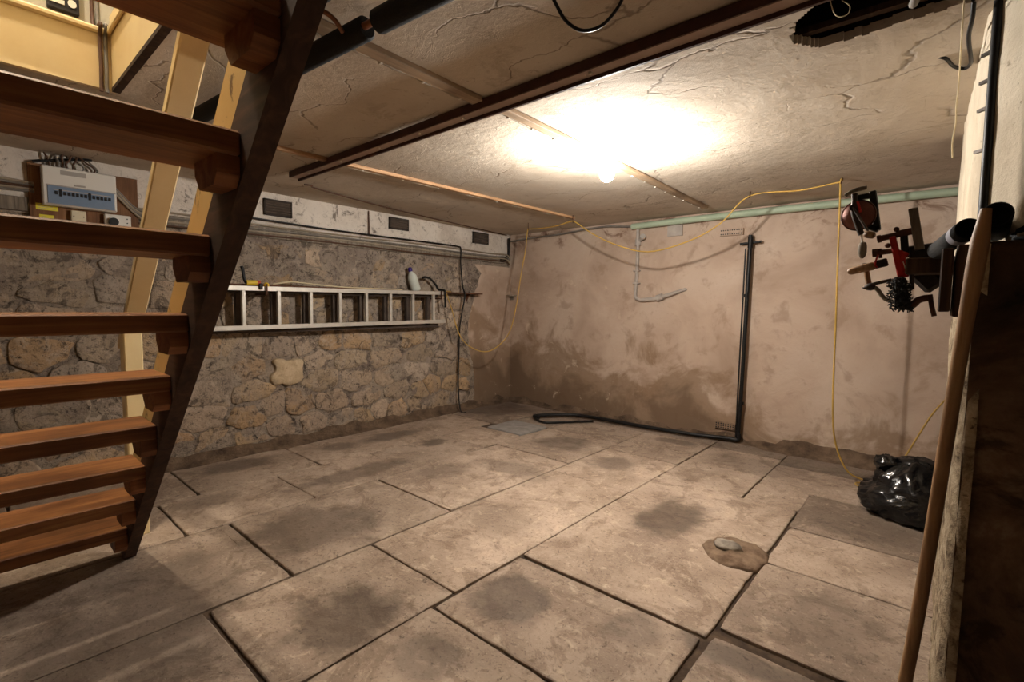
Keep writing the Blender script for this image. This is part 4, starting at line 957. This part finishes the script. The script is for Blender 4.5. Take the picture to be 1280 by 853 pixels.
cl = thing('screw_clamp', 'red painted screw clamp gripping the plank beside the pier', 'clamp', tp(1126, 348))
m = MB(); m.bar(tp(1117, 296), tp(1128, 346), .018, .026, (0, 1, 0), .003); m.bar(tp(1128, 318), tp(1133, 346), .02, .022, (0, 1, 0), .003); m.bar(tp(1119, 314), tp(1136, 320), .018, .02, (0, 1, 0), .003); m.build('jaw', 'red', cl)
m = MB(); m.bar(tp(1131, 290, 2.01), tp(1133, 322, 2.01), .02, .022, (0, 1, 0), .002); m.build('back_jaw', 'black', cl)
m = MB(); m.cyl(tp(1098, 299), tp(1126, 293), .0095, n=12); m.cyl(tp(1122, 293), tp(1143, 289), .011, n=12); m.build('upper_screw', 'steelrust', cl)
MB().cyl(tp(1097.5, 299.2), tp(1103, 298), .0125, n=12).build('upper_knob', 'steelrust', bpy.data.objects['upper_screw'])
m = MB(); m.cyl(tp(1093, 317), tp(1122, 313), .0085, n=12); m.build('lower_screw', 'steelrust', cl)
m = MB(); m.cyl(tp(1091.5, 317), tp(1099, 316), .0135, n=12); m.cyl(tp(1101, 311), tp(1102, 323), .005, n=8); m.build('lower_knob', 'steelrust', bpy.data.objects['lower_screw'])
for (u, v) in ((1122, 287), (1111, 307), (1138, 332)):
    MB().lathe(tp(u, v, 1.985), [(.004, -.006), (.008, -.004), (.008, .006), (.004, .01)], (0, 1, 0), 8).build('bolt', 'steelrust', cl)
MB().tube(smoothpath([tp(1099, 319, 1.985), tp(1096, 326, 1.98), tp(1095, 332, 1.98), tp(1098, 335, 1.98)], 4), .003, 6).build('wire_hook', 'red', cl)
MB().bar(tp(1130, 327, 1.984), tp(1133, 336, 1.984), .002, .008, (0, 1, 0)).build('white_mark', 'white', cl)

fl = thing('wooden_file', 'long pale wooden tool handle pointing left under the clamp', 'tool', tp(1085, 345))
m = MB(); a, b = tp(1058, 342, 1.985), tp(1096, 332, 1.99)
m.tube([a+(b-a)*t_ for t_ in (0, .04, .12, .5, .9, 1)], .01, 12, rs=[.004, .0085, .0115, .0125, .0135, .009]); m.build('handle', 'handle', fl)
m = MB(); m.bar(tp(1094, 332, 1.99), tp(1111, 327.5, 1.995), .014, .026, bev=.003); m.build('ferrule', 'steel', fl)

br = thing('brace', 'rusty crank brace hanging below the wooden handle', 'brace', tp(1090, 365))
m = MB(); m.tube([tp(1083, 337, 2.02), tp(1085, 348, 2.02), tp(1087, 358, 2.02)], .0085, 10); m.build('upright', 'handle', br)
m = MB(); m.tube([tp(1081, 330, 2.02), tp(1081, 333, 2.02), tp(1083, 339, 2.02)], .007, 8); m.build('pin', 'steel', br)
MB().lathe(tp(1078, 361.5, 2.01), [(.002, 0), (.010, .012), (.013, .022), (.011, .032), (.004, .036)], (1, 0, .12), 12).build('pivot', 'steel', br)
MB().tube([tp(1090, 357, 2.01), tp(1104, 353, 2.01), tp(1116, 350, 2.01)], .0055, 8).build('upper_arm', 'steel', br)
MB().tube(smoothpath([tp(1092, 360, 2.01), tp(1098, 363, 2.01), tp(1104, 371, 2.01), tp(1109, 375, 2.01), tp(1117, 377, 2.01)]), .0065, 8).build('lower_arm', 'greywood', br)

wb = thing('wire_brush', 'black bristly brush block hanging lowest among the tools', 'brush', tp(1126, 391))
m = MB(); a, b = tp(1114, 349, 2.0), tp(1122, 389, 2.0)
m.bar(tp(1125, 346, 2.005), tp(1130, 386, 2.005), .035, .05, (0, 1, 0), .008); m.build('block', 'bristle', wb)
m = MB(); rb = random.Random(3)
for k in range(420):
    u, v = rb.uniform(1113, 1140), rb.uniform(350, 387); u += (v-368)*.08
    p = tp(u, v, rb.uniform(1.972, 2.03)); dd = Vector((rb.uniform(-1, 1), -rb.uniform(.1, 1), rb.uniform(-1, .5))).normalized()*rb.uniform(.006, .014)
    m.bar(p, p+dd, .003, .003)
ob = m.build('bristles', 'bristle', wb); ob['kind'] = 'stuff'
m = MB(); m.tube(smoothpath([tp(1135, 384, 2.01), tp(1142, 380, 2.01), tp(1148, 374, 2.01), tp(1156, 371, 2.01), tp(1164, 370, 2.01)]), .011, 10, rs=None); hk = m.build('iron_hook', 'steelrust'); tag(hk, 'curved rusty iron bar between the brush and the pier', 'iron bar')
MB().tube([tp(1162, 366, 2.0), tp(1164, 380, 2.0), tp(1167, 392, 2.0)], .0065, 8).build('peg', 'steelrust', hk)
m = MB(); m.bar(tp(1142, 262, 1.99), tp(1150, 312, 1.99), .024, .024, (0, 1, 0), .002); tag(m.build('wood_block', 'greywood'), 'upright weathered grey wood block among the tools', 'wood block')
m = MB(); m.bar(tp(1137, 318, 2.03), tp(1178, 312, 2.03), .03, .05, bev=.003); tag(m.build('steel_bar', 'steel'), 'dark flat steel bar lying on the tool plank', 'steel bar')
m = MB(); m.bar(tp(1148, 338, 2.06), tp(1170, 358, 2.06), .05, .06, bev=.01); tag(m.build('plane_body', 'iron'), 'dark iron tool body under the plank beside the pier', 'tool')
m = MB(); m.bar(tp(1140, 334, 1.98), tp(1141, 361, 1.98), .012, .012, (0, 1, 0), .002); m.build('clamp_leg', 'steel', cl)
